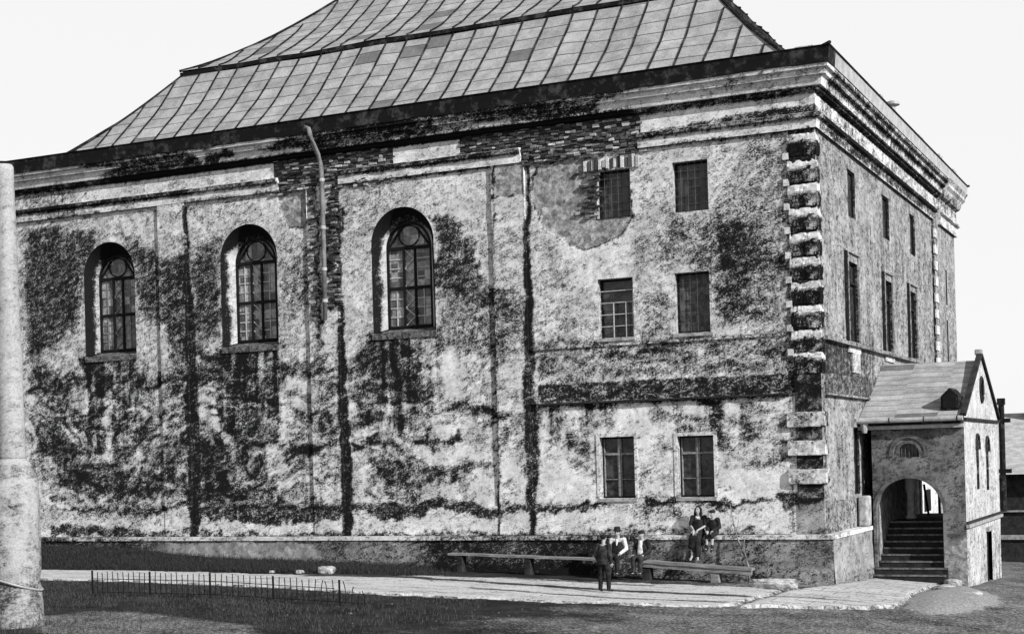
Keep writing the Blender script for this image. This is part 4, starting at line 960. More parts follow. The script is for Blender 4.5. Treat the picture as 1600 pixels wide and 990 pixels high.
# ================================================================== PORCH
P = thing('porch', 'gabled entrance porch with grey arched front and pale gable end beside the synagogue', 'porch')
PX_, PY0, PY1, PZ = 3.05, 4.75, 12.3, 4.35
PRY, PRZ = 8.45, 6.22
AXC, AR, ASP = 1.42, .97, 1.66
def pgr(x, z): return .16+.35*(fbm(x*1.3, z*1.3, 291)-.5)+.15*sstep(4.1, 4.35, z)
us = breaks(.36, PX_, .06, (AXC-AR, AXC+AR, 1.15, 1.75)); zs = breaks(-.7, PZ, .06, (ASP, 3.25))
u, z, f = panel(us, zs, (), [(AXC, AR, -1, ASP), (1.45, .29, 3.25, 3.40)])
bare = .0*u; g = pgr(u, z)
pale_m = sstep(2.2, 2.5, u)*sstep(1.0, .5, z+(fbm(u*3, z*3, 292)-.5)*.8)
link('wall', np.stack([u, PY0+(fbm(u*2, z*2, 293)-.5)*.02, z], 1), f, M_['porch'], P, {'grime_shade': g-.5*pale_m, 'bare': pale_m*.9}, True)['label'] = 'grey front wall with arched entrance'
def soffit(name, pts, y0, y1, mat, parent, gr):
    v = []; f = []
    for (x, z) in pts: v += [(x, y0, z), (x, y1, z)]
    for i in range(len(pts)-1): f.append((2*i, 2*i+1, 2*i+3, 2*i+2))
    return link(name, v, f, M_[mat], parent, {'grime_shade': np.full(len(v), gr), 'bare': np.zeros(len(v))})
soffit('archway', arch_pts(AXC, AR, -.7, ASP, 30), PY0, PY0+.4, 'porch', P, .2)
mb = MB()                                                             # arch ring and the hood over the lunette
def ringband(mb, xc, zc, r0, r1, y0, y1, n=24, a0=0, a1=math.pi):
    v = []; f = []
    for i in range(n+1):
        a = a0+(a1-a0)*i/n; c, s = math.cos(a), math.sin(a)
        v += [(xc+r0*c, y1, zc+r0*s), (xc+r0*c, y0, zc+r0*s), (xc+r1*c, y0, zc+r1*s), (xc+r1*c, y1, zc+r1*s)]
    for i in range(n):
        for k in range(3): f.append((4*i+k, 4*i+4+k, 4*i+5+k, 4*i+1+k))
    f += [(0, 1, 2, 3), (4*n+3, 4*n+2, 4*n+1, 4*n)]
    mb.add(v, f)
ringband(mb, AXC, ASP, AR+.0, AR+.10, PY0-.03, PY0+.01); mb.build('arch_ring', M_['jamb_grey'] if 'jamb_grey' in M_ else M_['step'], P)
mb = MB(); ringband(mb, 1.45, 3.36, .46, .57, PY0-.05, PY0+.01, 24, -.15, math.pi+.15); ringband(mb, 1.45, 3.36, .30, .38, PY0-.03, PY0+.01); mb.build('lunette_hood', M_['step'], P)
mb = MB(); mb.box(1.10, 1.80, PY0+.12, PY0+.16, 3.2, 3.75); lw = mb.build('lunette', M_['glass'], P)
mb = MB()
for k in range(-2, 3): mb.box(1.45+k*.11-.012, 1.45+k*.11+.012, PY0+.06, PY0+.085, 3.25, 3.70)
mb.build('bars', M_['grey_bars'], lw)
soffit('reveal', arch_pts(1.45, .29, 3.25, 3.40), PY0, PY0+.14, 'porch', lw, .3)
# gable end
ARP = [(7.35, .30, 2.2, 3.52), (9.52, .30, 2.12, 3.45)]
us = breaks(PY0, PY1, .07, [a[0]+s*a[1] for a in ARP for s in (-1, 1)]+[8.9, 10.1]); zs = breaks(-1.2, PZ, .07, [a[i] for a in ARP for i in (2, 3)]+[.82])
u, z, f = panel(us, zs, [(8.9, 10.1, -1.3, .82)], ARP)
g = .12+.4*(fbm(u*1.2, z*1.2, 301)-.5)+.30*(fbm(u*5, z*.8, 302)-.5)+.12*sstep(1.2, .3, z)
link('wall', np.stack([np.full(len(u), PX_)+(fbm(u*2, z*2, 303)-.5)*.02, u, z], 1), f, M_['gable'], P, {'grime_shade': g, 'bare': 0*u}, True)['label'] = 'pale gable end wall with two slit windows'
us = breaks(PY0, PY1, .07); zs = breaks(PZ, PRZ+.25, .07); u, z, f = panel(us, zs, (), [])
lim = np.where(u < PRY, PZ+(u-PY0)/(PRY-PY0)*(PRZ+.2-PZ), PZ+(PY1-u)/(PY1-PRY)*(PRZ+.2-PZ)); z = np.minimum(z, lim)
keep = np.hypot((u-8.55)/.36, (z-5.30)/.38)
ff = [tuple(q) for q in f if not all(abs(z[i]-lim[i]) < 1e-6 for i in q) and min(keep[i] for i in q) > .93]
link('gable_wall', np.stack([np.full(len(u), PX_), u, z], 1), ff, M_['gable'], P, {'grime_shade': .10+.35*(fbm(u*1.3, z*1.3, 305)-.5), 'bare': 0*u})
mb = MB(); mb.box(PX_-.2, PX_-.12, 8.0, 9.1, 4.8, 5.8); ov = mb.build('oval_window', M_['glass'], P)
mb = MB(); t_ = [(PX_+.01, 8.55+.37*math.cos(a), 5.30+.39*math.sin(a)) for a in np.linspace(0, 2*math.pi, 33)]; mb.tube(t_, .05, 6); mb.build('surround', M_['timber_dark'], ov)
for (yc, r_, a_, b_) in ARP:
    mb = MB(); mb.box(PX_-.14, PX_-.10, yc-r_-.1, yc+r_+.1, a_-.1, b_+r_+.1); sw_ = mb.build('slit_window', M_['glass'], P)
    pts = arch_pts(yc, r_, a_, b_); v = []; f_ = []
    for (y, zz) in pts: v += [(PX_, y, zz), (PX_-.11, y, zz)]
    link('reveal', v, [(2*i, 2*i+1, 2*i+3, 2*i+2) for i in range(len(pts)-1)], M_['gable'], sw_, {'grime_shade': np.full(len(v), .7), 'bare': np.zeros(len(v))})
    mb = MB(); mb.tube([(PX_+.015, yc+(r_+.06)*math.cos(a), b_+(r_+.06)*math.sin(a)) for a in np.linspace(-.25, math.pi+.25, 18)], .05, 6); mb.build('hood_mould', M_['timber_dark'], sw_)
    mb = MB(); mb.box(PX_-.098, PX_-.08, yc-r_, yc+r_, (a_+b_)/2-.02, (a_+b_)/2+.02); mb.build('bars', M_['grey_bars'], sw_)
mb = MB(); mb.box(PX_+.001, PX_+.10, PY0-.03, PY1, 1.14, 1.24); mb.build('string_course', M_['sillstone'], P); mb = MB(); mb.box(PX_+.001, PX_+.06, PY0, PY1, 1.24, 1.32); mb.build('drip_ledge', M_['timber_dark'], P)
mb = MB(); mb.box(PX_+.001, PX_+.08, PY0, PY1, PZ-.06, PZ+.02); mb.build('string_course', M_['timber_dark'], P)
mb = MB()                                                             # dark coping along the gable
mb.bar((PX_+.0, PY0-.10, PZ+.10), (PX_+.0, PRY, PRZ+.22), .16, .10); mb.bar((PX_+.0, PY1+.10, PZ+.10), (PX_+.0, PRY, PRZ+.22), .16, .10)
mb.build('gable_coping', M_['timber_dark'], P); mb = MB(); mb.box(PX_-.14, PX_+.08, PRY-.14, PRY+.14, PRZ+.16, PRZ+.34); mb.build('apex_stone', M_['sillstone'], P, bevel=.03)
mb = MB(); mb.box(PX_-.2, PX_-.14, 8.85, 10.15, -1.2, .85); dr = mb.build('door', M_['sillstone'], P); mb = MB(); mb.box(PX_-.138, PX_-.03, 8.9, 9.08, -1.2, .82); mb.box(PX_-.138, PX_-.05, 9.55, 9.62, -1.2, .82); mb.build('jamb', M_['frame_dark'], dr)
mb = MB(); mb.box(PX_-.02, PX_+.08, 8.8, 10.2, .82, .95); mb.build('lintel', M_['sillstone'], dr)
# roof, gutter, dormer
M_['porch_roof'] = roofmat('porch_slate', 1.35)
v = []; f = []; uv = []
for (ya, za, yb, zb) in ((PY0-.22, PZ+.02, PRY, PRZ), (PY1+.22, PZ+.02, PRY, PRZ)):
    n0 = len(v); K = 14; Q = 12
    for i in range(Q+1):
        for k in range(K+1):
            t = i/Q; x = .02+(PX_-.10)*k/K
            v.append((x, ya+(yb-ya)*t, za+(zb-za)*t+(fbm(np.array([x*1.5]), np.array([t*4.]), 311)[0]-.5)*.04)); uv.append((x/1.25+.15, t*4.2*1.62))
    for i in range(Q):
        for k in range(K): q = n0+i*(K+1)+k; r = (q, q+1, q+K+2, q+K+1); f.append(r if ya < yb else r[::-1])
link('roof', v, f, M_['porch_roof'], P, None, True, uv=uv)
mb = MB(); mb.tube([(-.02, PY0-.30, PZ+.0), (PX_+.02, PY0-.30, PZ+.0)], .075, 10); mb.box(.0, PX_+.02, PY0-.16, PY0-.005, PZ-.26, PZ-.15); gt = mb.build('gutter', M_['gutter'], P)
mb = MB(); mb.box(.02, PX_-.02, PY0-.21, PY0-.005, PZ-.145, PZ-.06); mb.build('eaves_board', M_['fascia'], P)
mb = MB()
for x in (.95, 1.95, 2.9): mb.tube([(x, PY0-.30, PZ), (x+.03, PY0-.30, PZ)], .085, 10)
mb.build('gutter_joint', M_['fascia'], gt)
mb = MB(); mb.prism([(2.38, 4.62), (2.88, 4.62), (2.88, 5.02), (2.63, 5.26), (2.38, 5.02)], 4.95, 6.3); dm_ = mb.build('dormer', M_['fascia'], P)
mb = MB(); mb.prism([(2.44, 4.68), (2.82, 4.68), (2.82, 4.98), (2.63, 5.16), (2.44, 4.98)], 4.93, 4.955); mb.build('louvre', M_['iron'], dm_)
mb = MB(); mb.tube([(PX_+.12, PY1+.05, 1.3), (PX_+.12, PY1+.05, 5.0)], .10, 10); mb.box(PX_-.0, PX_+.24, PY1-.10, PY1+.18, 4.9, 5.12)
for zz in (2.6, 4.3): mb.box(PX_-.02, PX_+.4, PY1-.05, PY1+.15, zz, zz+.14)
mb.build('downpipe', M_['fascia'], P)
# hopper head by the synagogue wall
mb = MB(); mb.tube([(.20, 4.55, 4.0), (.20, 4.55, 4.12), (.20, 4.55, 4.28)], [.07, .11, .13], 10); mb.build('rain_head', M_['gutter'], P)
mb = MB(); mb.box(.06, .34, 4.0, 4.62, 1.24, 2.14); mb.build('pier', M_['stone'], P, bevel=.05)
M_['step_dark'] = plain('dark_step', .03, .014, 5, .95, .4); M_['step_edge'] = plain('pale_step_edge', .16, .05, 6, .9, .4)
# inside: steps, landing, far wall with opening, column, handrail
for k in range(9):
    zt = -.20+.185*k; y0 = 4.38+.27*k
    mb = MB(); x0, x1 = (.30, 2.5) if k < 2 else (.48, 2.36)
    mb.box(x0, x1, y0, 12.2 if k == 8 else y0+.5, zt-.6, zt); so_ = mb.build('step' if k < 8 else 'landing', M_['step_dark'], P); mb = MB(); mb.box(x0+.01, x1-.01, y0-.02, y0-.002, zt-.055, zt-.004); mb.build('lit_nosing', M_['step_edge'], so_)  # pale strip paints in the light caught by each tread
def inner(name, x0, x1, y0, y1, z0, z1, mat='porch_in'):
    mb = MB(); mb.box(x0, x1, y0, y1, z0, z1); return mb.build(name, M_[mat], P)
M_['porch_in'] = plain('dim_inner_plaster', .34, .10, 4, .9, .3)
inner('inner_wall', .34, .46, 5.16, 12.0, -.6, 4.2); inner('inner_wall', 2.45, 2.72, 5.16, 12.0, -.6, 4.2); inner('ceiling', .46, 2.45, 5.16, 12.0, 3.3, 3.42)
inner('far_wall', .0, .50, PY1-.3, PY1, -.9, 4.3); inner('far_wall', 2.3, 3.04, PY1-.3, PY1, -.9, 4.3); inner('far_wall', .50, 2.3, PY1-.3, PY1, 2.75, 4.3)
mb = MB(); mb.lathe([(.17, 1.28), (.17, 1.36), (.13, 1.42), (.12, 2.1), (.15, 2.16), (.17, 2.28), (.17, 3.29)], 14, (.88, 8.0)); mb.build('column', plain('limewashed_column', .78, .6, 5, .9, .2), P, smooth=True)
mb = MB(); mb.bar((.98, 10.6, 1.28), (.80, 10.9, 2.3), .06); mb.bar((1.12, 11.9, 1.28), (1.12, 11.9, 2.6), .07); mb.build('handrail', M_['iron'], P)

# ================================================================== HOUSE BEHIND, far right
H = thing('house', 'low house with pale sheet roof, dark boarded front and chimney beyond the porch', 'house')
mb = MB(); mb.box(.4, 12, 28, 38, -3.2, 2.35); mb.build('wall', M_['timber_dark'], H)['label'] = 'dark boarded front wall'
mb = MB(); mb.box(-12, .398, 28.01, 38, -3.2, 2.35); mb.build('wall', plain('limewash', .78, .6, 2.5, .9, .2), H)['label'] = 'pale plastered wall seen through the arch'
v = []; f = []; uv = []
for (ya, yb) in ((27.3, 33), (38.7, 33)):
    n0 = len(v)
    for i in range(9):
        for k in range(25): v.append((-12.4+24.8*k/24, ya+(yb-ya)*i/8, 2.3+2.75*i/8)); uv.append(((-6.4+18.8*k/24)/1.1, 6.3*i/8))
    for i in range(8):
        for k in range(24): q = n0+i*25+k; r = (q, q+1, q+26, q+25); f.append(r if ya < yb else r[::-1])
M_['house_roof'] = plain('pale_house_roof', .42, .26, 2.2, .8, .2, stretch=(1, 1, 4))
hr = link('roof', v, f, M_['house_roof'], H, uv=uv)
mb = MB(); mb.box(1.9, 2.9, 32.2, 33.2, 4.2, 5.75); mb.box(1.8, 3.0, 32.1, 33.3, 5.75, 5.9); mb.build('chimney', M_['step'], hr)
mb = MB(); mb.box(.5, 12, 27.9, 27.99, -.55, -.35); mb.box(.5, 12, 27.88, 27.99, .65, .72); mb.build('ledge', M_['sillstone'], H)
q = thing('wooden_post', 'dark wooden post standing at the right edge of the picture before the low house', 'post', (3.55, 12.9, gzf(3.55, 12.9)))
mb = MB(); mb.tube([(0, 0, -.2), (.01, 0, .6), (.0, .01, 1.9)], [.09, .085, .075], 8); mb.build('shaft', M_['timber_dark'], q); mb = MB(); mb.lathe([(.085, 1.88), (.11, 1.9), (.09, 1.97), (.02, 2.02)], 10); mb.build('cap', M_['timber_dark'], q)
q.location = (4.45, 11.2, gzf(4.45, 11.2))

# ================================================================== POLE at the left edge
px, py = -13.36, -16.3
gp = gzf(px, py)
T = thing('pole', 'tall whitewashed masonry pole with thick round casing at the left edge', 'pole', (px, py, 0))
mb = MB(); mb.lathe([(q_[0], q_[1]) for q_ in zip(np.interp(np.linspace(3.75, 9.95, 60), [3.75, 4.5, 6, 8, 9.95], [.285, .27, .255, .225, .19]), np.linspace(3.75, 9.95, 60))]+[(.16, 10.0), (.02, 10.02)], 28, wob=.05); A = np.array(mb.v); mb.build('shaft', M_['pole'], T, smooth=True, attrs={'grime_shade': .10+.45*(fbm(np.arctan2(A[:, 1], A[:, 0])*1.5, A[:, 2]*.7, 331)-.5), 'bare': 0*A[:, 0]})
mb = MB(); mb.lathe([(q_[0], q_[1]) for q_ in zip(np.interp(np.linspace(gp-.4, 3.8, 60), [gp-.4, gp+.3, 1.05, 1.16, 1.24, 1.4, 2.2, 3.1, 3.42, 3.62, 3.78, 3.80], [.58, .56, .53, .50, .50, .53, .54, .53, .50, .40, .30, .27]), np.linspace(gp-.4, 3.8, 60))], 32, wob=.09); A = np.array(mb.v); mb.build('casing', M_['pole'], T, smooth=True, attrs={'grime_shade': .16+.6*(fbm(np.arctan2(A[:, 1], A[:, 0])*1.5, A[:, 2]*1.1, 333)-.5)+.25*(np.abs(A[:, 2]-3.5) < .12)+.2*(A[:, 2] < 1.2), 'bare': 0*A[:, 0]})
mb = MB(); mb.tube([(.55*math.cos(a), .55*math.sin(a), 1.18-.18*math.cos(a-.6)) for a in np.linspace(0, 2*math.pi, 33)], .022, 6); mb.build('iron_hoop', M_['gutter'], T)

# ================================================================== LOW IRON FENCE
Fn = thing('iron_fence', 'low dark iron railing with thin bent rods in the grass before the synagogue', 'fence')
A_ = Vector((-16.70, -10.03, 0)); B_ = Vector((-8.36, -10.36, 0)); NP = 49
def fpt(t, h, lean=0): p = A_.lerp(B_, t); return (p.x+lean, p.y, gzf(p.x, p.y)-.03+h)
for k in range(NP):
    t = k/(NP-1); h = .63-.04*t
    mb = MB()
    if k % 11 == 0: mb.box(-.018, .018, -.018, .018, -.2, h+.02); nm = 'post'; o = mb.build(nm, M_['iron'], Fn); o.location = fpt(t, 0)
    else:
        ln = random.uniform(-.02, .02) if k < 38 else random.uniform(-.10, .10); hh = h+random.uniform(-.04, .02) if k < 46 else h*random.uniform(.4, .8)
        if k in (41, 44): hh *= .97
        mb.tube([(0, 0, -.1), (0, 0, hh*.55), (ln*.5, 0, hh*.85), (ln, 0, hh)], .0115, 5); o = mb.build('rod', M_['iron'], Fn); o.location = fpt(t, 0)
for h in (.10, .44):
    mb = MB(); mb.tube([fpt(t, h*(1-.1*t)) for t in np.linspace(0, .90 if h > .3 else 1, 20)], .009, 5); mb.build('rail', M_['iron'], Fn)

# ================================================================== BENCHES
def bench(label, a, b, thick, posts, apron, dep=.36, pw=.12, legm='timber'):
    o = thing('bench', label, 'bench', (a[0], a[1], gzf(a[0], a[1])), 'benches along the plinth'); ox, oy, oz = o.location
    mb = MB(); N = 12
    v = []; f = []
    for i in range(N+1):
        t = i/N; x = a[0]+(b[0]-a[0])*t-ox; y = a[1]+(b[1]-a[1])*t-oy; z = a[2]+(b[2]-a[2])*t-oz+random.uniform(-.006, .006)
        d = dep+random.uniform(-.015, .015)
        v += [(x, y-d/2, z-thick), (x, y+d/2, z-thick), (x, y+d/2, z), (x, y-d/2, z)]
    for i in range(N):
        for k in range(4): k2 = (k+1) % 4; f.append((4*i+k, 4*i+k2, 4*i+4+k2, 4*i+4+k)[::-1])
    f += [(0, 1, 2, 3), (4*N+3, 4*N+2, 4*N+1, 4*N)]
    mb.add(v, f); mb.build('seat', M_['timber'], o)
    if apron:
        mb = MB(); p0 = (a[0]-ox, a[1]-oy-dep*.30, a[2]-oz-thick-apron/2-.005); p1 = (b[0]-ox, b[1]-oy-dep*.30, b[2]-oz-thick-apron/2-.005); mb.bar(p0, p1, .10, apron); mb.build('beam', M_['timber'], o)
    for t in posts:
        x = a[0]+(b[0]-a[0])*t; y = a[1]+(b[1]-a[1])*t; z = a[2]+(b[2]-a[2])*t-thick-apron-.01; g0 = gzf(x, y)-.1
        mb = MB(); mb.box(-pw, pw, -.14, .14, g0-gzf(x, y), z-gzf(x, y)); q = mb.build('leg', M_['timber_dark' if t < .05 else legm], o, bevel=.02); q.location = (x-ox, y-oy, gzf(x, y)-oz)
    return o
bench('long low plank bench against the plinth left of the seated men', (-11.0, -.92, .78), (-4.88, -.92, .59), .06, (.06, .42, .80), 0, .34, .10, 'timber_dark')
bench('heavy timber beam bench at the corner end with a thick post under it', (-4.85, -.90, .582), (-1.76, -.90, .375), .07, (.015, .66), .11, .40, .13)

# ================================================================== STONES
def rock(name, label, c, s, seed, mat='stone', flat=.6):
    bm = bmesh.new(); bmesh.ops.create_icosphere(bm, subdivisions=4, radius=1)
    v = np.array([q.co[:] for q in bm.verts]); f = [[q.index for q in p.verts] for p in bm.faces]; bm.free()
    n = fbm(v[:, 0]*1.3+seed, v[:, 1]*1.3+v[:, 2], seed, 4); n2 = fbm(v[:, 0]*4+seed, v[:, 2]*4+v[:, 1]*3, seed+7, 3)
    v = np.sign(v)*np.abs(v)**flat
    v = v*(.75+.6*(n-.3)+.22*(n2-.5))[:, None]
    v = v*np.array(s)
    o = link(name, v, f, M_[mat], None, None, False); o.location = (c[0], c[1], gzf(c[0], c[1])+s[2]*.35); tag(o, label, 'stone'); return o
rock('stone_slab', 'long flat pale boulder on the path beside the corner of the synagogue', (-.95, -2.05, 0), (.78, .36, .20), 5)
rock('stone', 'rounded white stone lying by the grass bank in front of the second arched window', (-14.3, -2.6, 0), (.30, .2, .15), 15)
rock('stone', 'small pale stone just left of the rounded white stone', (-15.1, -2.75, 0), (.13, .10, .07), 25)
rock('stone', 'smallest pale stone at the foot of the bank, furthest left', (-16.1, -2.75, 0), (.09, .08, .05), 35)
rock('stone', 'flat bright stone lying on the dirt mound before the gable end of the porch', (3.75, -.7, 0), (.50, .30, .12), 45)
rock('stone', 'squared pale block at the foot of the right arch pier of the porch', (2.72, 4.25, 0), (.30, .22, .17), 55)
rock('stone', 'flat stone between the paving and the porch corner', (2.78, 2.4, 0), (.34, .3, .09), 65)

# ================================================================== BARE SAPLING leaning at the plinth
Q = thing('sapling', 'thin bare branch leaning against the plinth above the end of the timber bench', 'branch', (-1.93, -.75, gzf(-1.93, -.75)))
def br(mb, pts, r0, r1): mb.tube(pts, [r0+(r1-r0)*i/(len(pts)-1) for i in range(len(pts))], 6)
mb = MB(); br(mb, [(.02, 0, 0), (-.02, .02, .48), (-.18, .08, .85), (-.38, .20, 1.28), (-.48, .27, 1.70), (-.57, .30, 2.15)], .035, .010); mb.build('stem', M_['timber'], Q, smooth=True)
mb = MB(); br(mb, [(-.05, .03, .58), (-.13, .04, .9), (-.11, .05, 1.15)], .02, .008); br(mb, [(-.2, .09, .9), (-.12, .1, 1.15), (-.13, .12, 1.3)], .016, .006); br(mb, [(-.40, .21, 1.32), (-.32, .22, 1.6), (-.30, .24, 1.8)], .012, .005); br(mb, [(-.45, .25, 1.5), (-.56, .26, 1.75)], .010, .004)
mb.build('twig', M_['timber'], Q, smooth=True)

# ================================================================== GRASS
def blades(name, n, sampler, h0, h1, mat, wd=.014):
    x, y, z = sampler(n); n = len(x)
    a = rng.uniform(0, 2*np.pi, n); h = rng.uniform(h0, h1, n)*(.5+fbm(x*.9, y*.9, 401)); lean = rng.normal(0, .35, (n, 2))*h[:, None]
    dx = np.cos(a)*wd/2; dy = np.sin(a)*wd/2
    v = np.empty((n*3, 3))
    v[0::3] = np.stack([x-dx, y-dy, z-.02], 1); v[1::3] = np.stack([x+dx, y+dy, z-.02], 1); v[2::3] = np.stack([x+lean[:, 0], y+lean[:, 1], z+h], 1)
    f = np.arange(n*3).reshape(n, 3)
    me = bpy.data.meshes.new(name); me.vertices.add(n*3); me.vertices.foreach_set('co', v.ravel()); me.loops.add(n*3); me.loops.foreach_set('vertex_index', f.ravel().astype(np.int32))
    me.polygons.add(n); me.polygons.foreach_set('loop_start', np.arange(0, n*3, 3, dtype=np.int32)); me.polygons.foreach_set('loop_total', np.full(n, 3, np.int32)); me.update(calc_edges=True)
    me.materials.append(M_[mat]); o = bpy.data.objects.new(name, me); C.objects.link(o); o['kind'] = 'stuff'; return o
def fore(n):
    x = rng.uniform(-26, 5, n); y = rng.uniform(-24, -5.5, n)
    out = poly_sd(x, y, path_poly) > .1
    out &= (poly_sd(x, y, pave_poly) > .15)
    pr = .95*sstep(-3.5, -10, x+(fbm(x*.4, y*.4, 411)-.5)*6)+.04
    pale = poly_sd(x, y, [(-14.5, -15.6), (-13.8, -13.5), (-11.2, -13.6), (-8.8, -14.4), (-6.5, -16.5), (-9.5, -18.5)]) < 0
    pr = np.where(pale, pr*.5, pr)
    k = out & (rng.uniform(0, 1, n) < pr) & (fbm(x*1.3, y*1.3, 412) > .38)
    x = x[k]; y = y[k]; return x, y, gz(x, y)-.03
tag_ = blades('grass', 110000, fore, .03, .15, 'blade')
def pebbles():
    mb = MB(); rp = random.Random(4)
    base = [(1, 0, 0), (-1, 0, 0), (0, 1, 0), (0, -1, 0), (0, 0, 1), (0, 0, -1)]; fc = [(0, 2, 4), (2, 1, 4), (1, 3, 4), (3, 0, 4), (2, 0, 5), (1, 2, 5), (3, 1, 5), (0, 3, 5)]
    for i in range(260):
        x = rp.uniform(-22, 5); y = -rp.uniform(1.8, 17)
        r = rp.choice([.010, .014, .018, .026]) if rp.random() < .95 else .05
        z = gzf(x, y)+.02
        mb.add([(x+a*r*rp.uniform(.7, 1.4), y+b*r*rp.uniform(.7, 1.3), z+c*r*.7) for a, b, c in base], fc)
    o = mb.build('pebbles', M_['step_edge']); o['kind'] = 'stuff'
pebbles()
# bank of rough grass against the plinth at the left
def bank_h(x): return np.interp(x, [-34, -28, -24, -21, -18.5, -16, -13.5, -11.5, -10], [1.1, .98, .90, .62, .50, .42, .34, .2, 0])
def bank_z(x, y):
    t = np.clip((-.42-y)/2.3, 0, 1); return gz(x, y)+(bank_h(x)-gz(x, y)*.9)*np.clip(1-t, 0, 1)**.8*(.85+.35*(fbm(x*1.2, y*1.2, 421)-.2))
us = np.linspace(-34, -10, 200); ys = np.linspace(-3.1, -.25, 26); u, v_, f = panel(us, ys)
bk = link('bank', np.stack([u, v_, bank_z(u, v_)-.03*(v_ < -2.6)], 1), f, M_['ground'], None, {'pale': np.zeros(len(u))}, True); structure(bk)
def bsam(n):
    x = rng.uniform(-29, -10, n); y = rng.uniform(-2.7, -.45, n); k = bank_h(x) > rng.uniform(0, .5, n); x = x[k]; y = y[k]; return x, y, bank_z(x, y)
blades('bank_grass', 26000, bsam, .06, .20, 'blade_bank', .02)

# ================================================================== PEOPLE
SPH = None
def sphere_pts():
    global SPH
    if SPH is None:
        n = 46; i = np.arange(n)+.5; ph = np.arccos(1-2*i/n); th = np.pi*(1+5**.5)*i
        SPH = np.stack([np.cos(th)*np.sin(ph), np.sin(th)*np.sin(ph), np.cos(ph)], 1)
    return SPH
def hull(v):
    bm = bmesh.new()
    for p in v: bm.verts.new(tuple(p))
    r = bmesh.ops.convex_hull(bm, input=list(bm.verts), use_existing_faces=False)
    dead = list({e for e in list(r['geom_interior'])+list(r['geom_unused']) if isinstance(e, bmesh.types.BMVert)})
    bmesh.ops.delete(bm, geom=dead, context='VERTS'); bm.verts.index_update()
    V = [q.co[:] for q in bm.verts]; F = [tuple(q.index for q in p.verts) for p in bm.faces]; bm.free(); return V, F
def cap(a, ra, b, rb):
    S_ = sphere_pts(); A = np.array(a); B = np.array(b)
    ra = np.array(ra) if np.ndim(ra) else np.array([ra]*3); rb = np.array(rb) if np.ndim(rb) else np.array([rb]*3)
    return hull(np.concatenate([A+S_*ra, B+S_*rb]))
def ell(c, r): return cap(c, r, c, np.array(r)*.999)
def grow(name, parts, vox, mat, parent, smooth=4, attrs=None):
    """one continuous skin over overlapping tapered limbs"""
    mb = MB()
    for p in parts: mb.add(*p)
    me = bpy.data.meshes.new(name); me.from_pydata(mb.v, [], mb.f); tmp = bpy.data.objects.new(name, me); C.objects.link(tmp)
    rm = tmp.modifiers.new('r', 'REMESH'); rm.mode = 'VOXEL'; rm.voxel_size = vox
    sm = tmp.modifiers.new('s', 'SMOOTH'); sm.factor = .5; sm.iterations = smooth
    dg = bpy.context.evaluated_depsgraph_get(); dg.update()
    m2 = bpy.data.meshes.new_from_object(tmp.evaluated_get(dg)); m2.name = name
    bpy.data.objects.remove(tmp); bpy.data.meshes.remove(me)
    m2.materials.clear(); m2.materials.append(M_[mat])
    m2.polygons.foreach_set('use_smooth', np.ones(len(m2.polygons), bool))
    if attrs:
        n = len(m2.vertices); co = np.empty(n*3); m2.vertices.foreach_get('co', co); at = m2.attributes.new('feature', 'FLOAT', 'POINT'); at.data.foreach_set('value', attrs(co.reshape(-1, 3)).astype(np.float32))
    o = bpy.data.objects.new(name, m2); C.objects.link(o); o.parent = parent; return o
def V3(*a): return np.array(a, float)
def hand(parts, wr, d, side, palm, k):
    """palm with four curled fingers of unequal length and a thumb from its side"""
    d = d/np.linalg.norm(d); side = side-d*side.dot(d); side /= np.linalg.norm(side); palm = palm-d*palm.dot(d)-side*palm.dot(side); palm /= np.linalg.norm(palm)
    for q in (-.024, 0, .024): parts.append(cap(wr+side*q*.6*k, .019*k, wr+(d*.085+side*q)*k, .016*k))
    for i, ln in enumerate((.066, .078, .073, .056)):
        b = wr+(d*.088+side*(.030-.020*i))*k; m_ = b+(d*.60+palm*.22)*ln*k; e = m_+(d*.30+palm*.55)*ln*k
        parts.append(cap(b, .0098*k, m_, .0090*k)); parts.append(cap(m_, .0090*k, e, .0078*k))
    b = wr+(d*.022+side*.026)*k; m_ = b+(d*.035+side*.034+palm*.01)*k; e = m_+(d*.034+side*.006+palm*.018)*k
    parts.append(cap(b, .013*k, m_, .0108*k)); parts.append(cap(m_, .0108*k, e, .009*k))
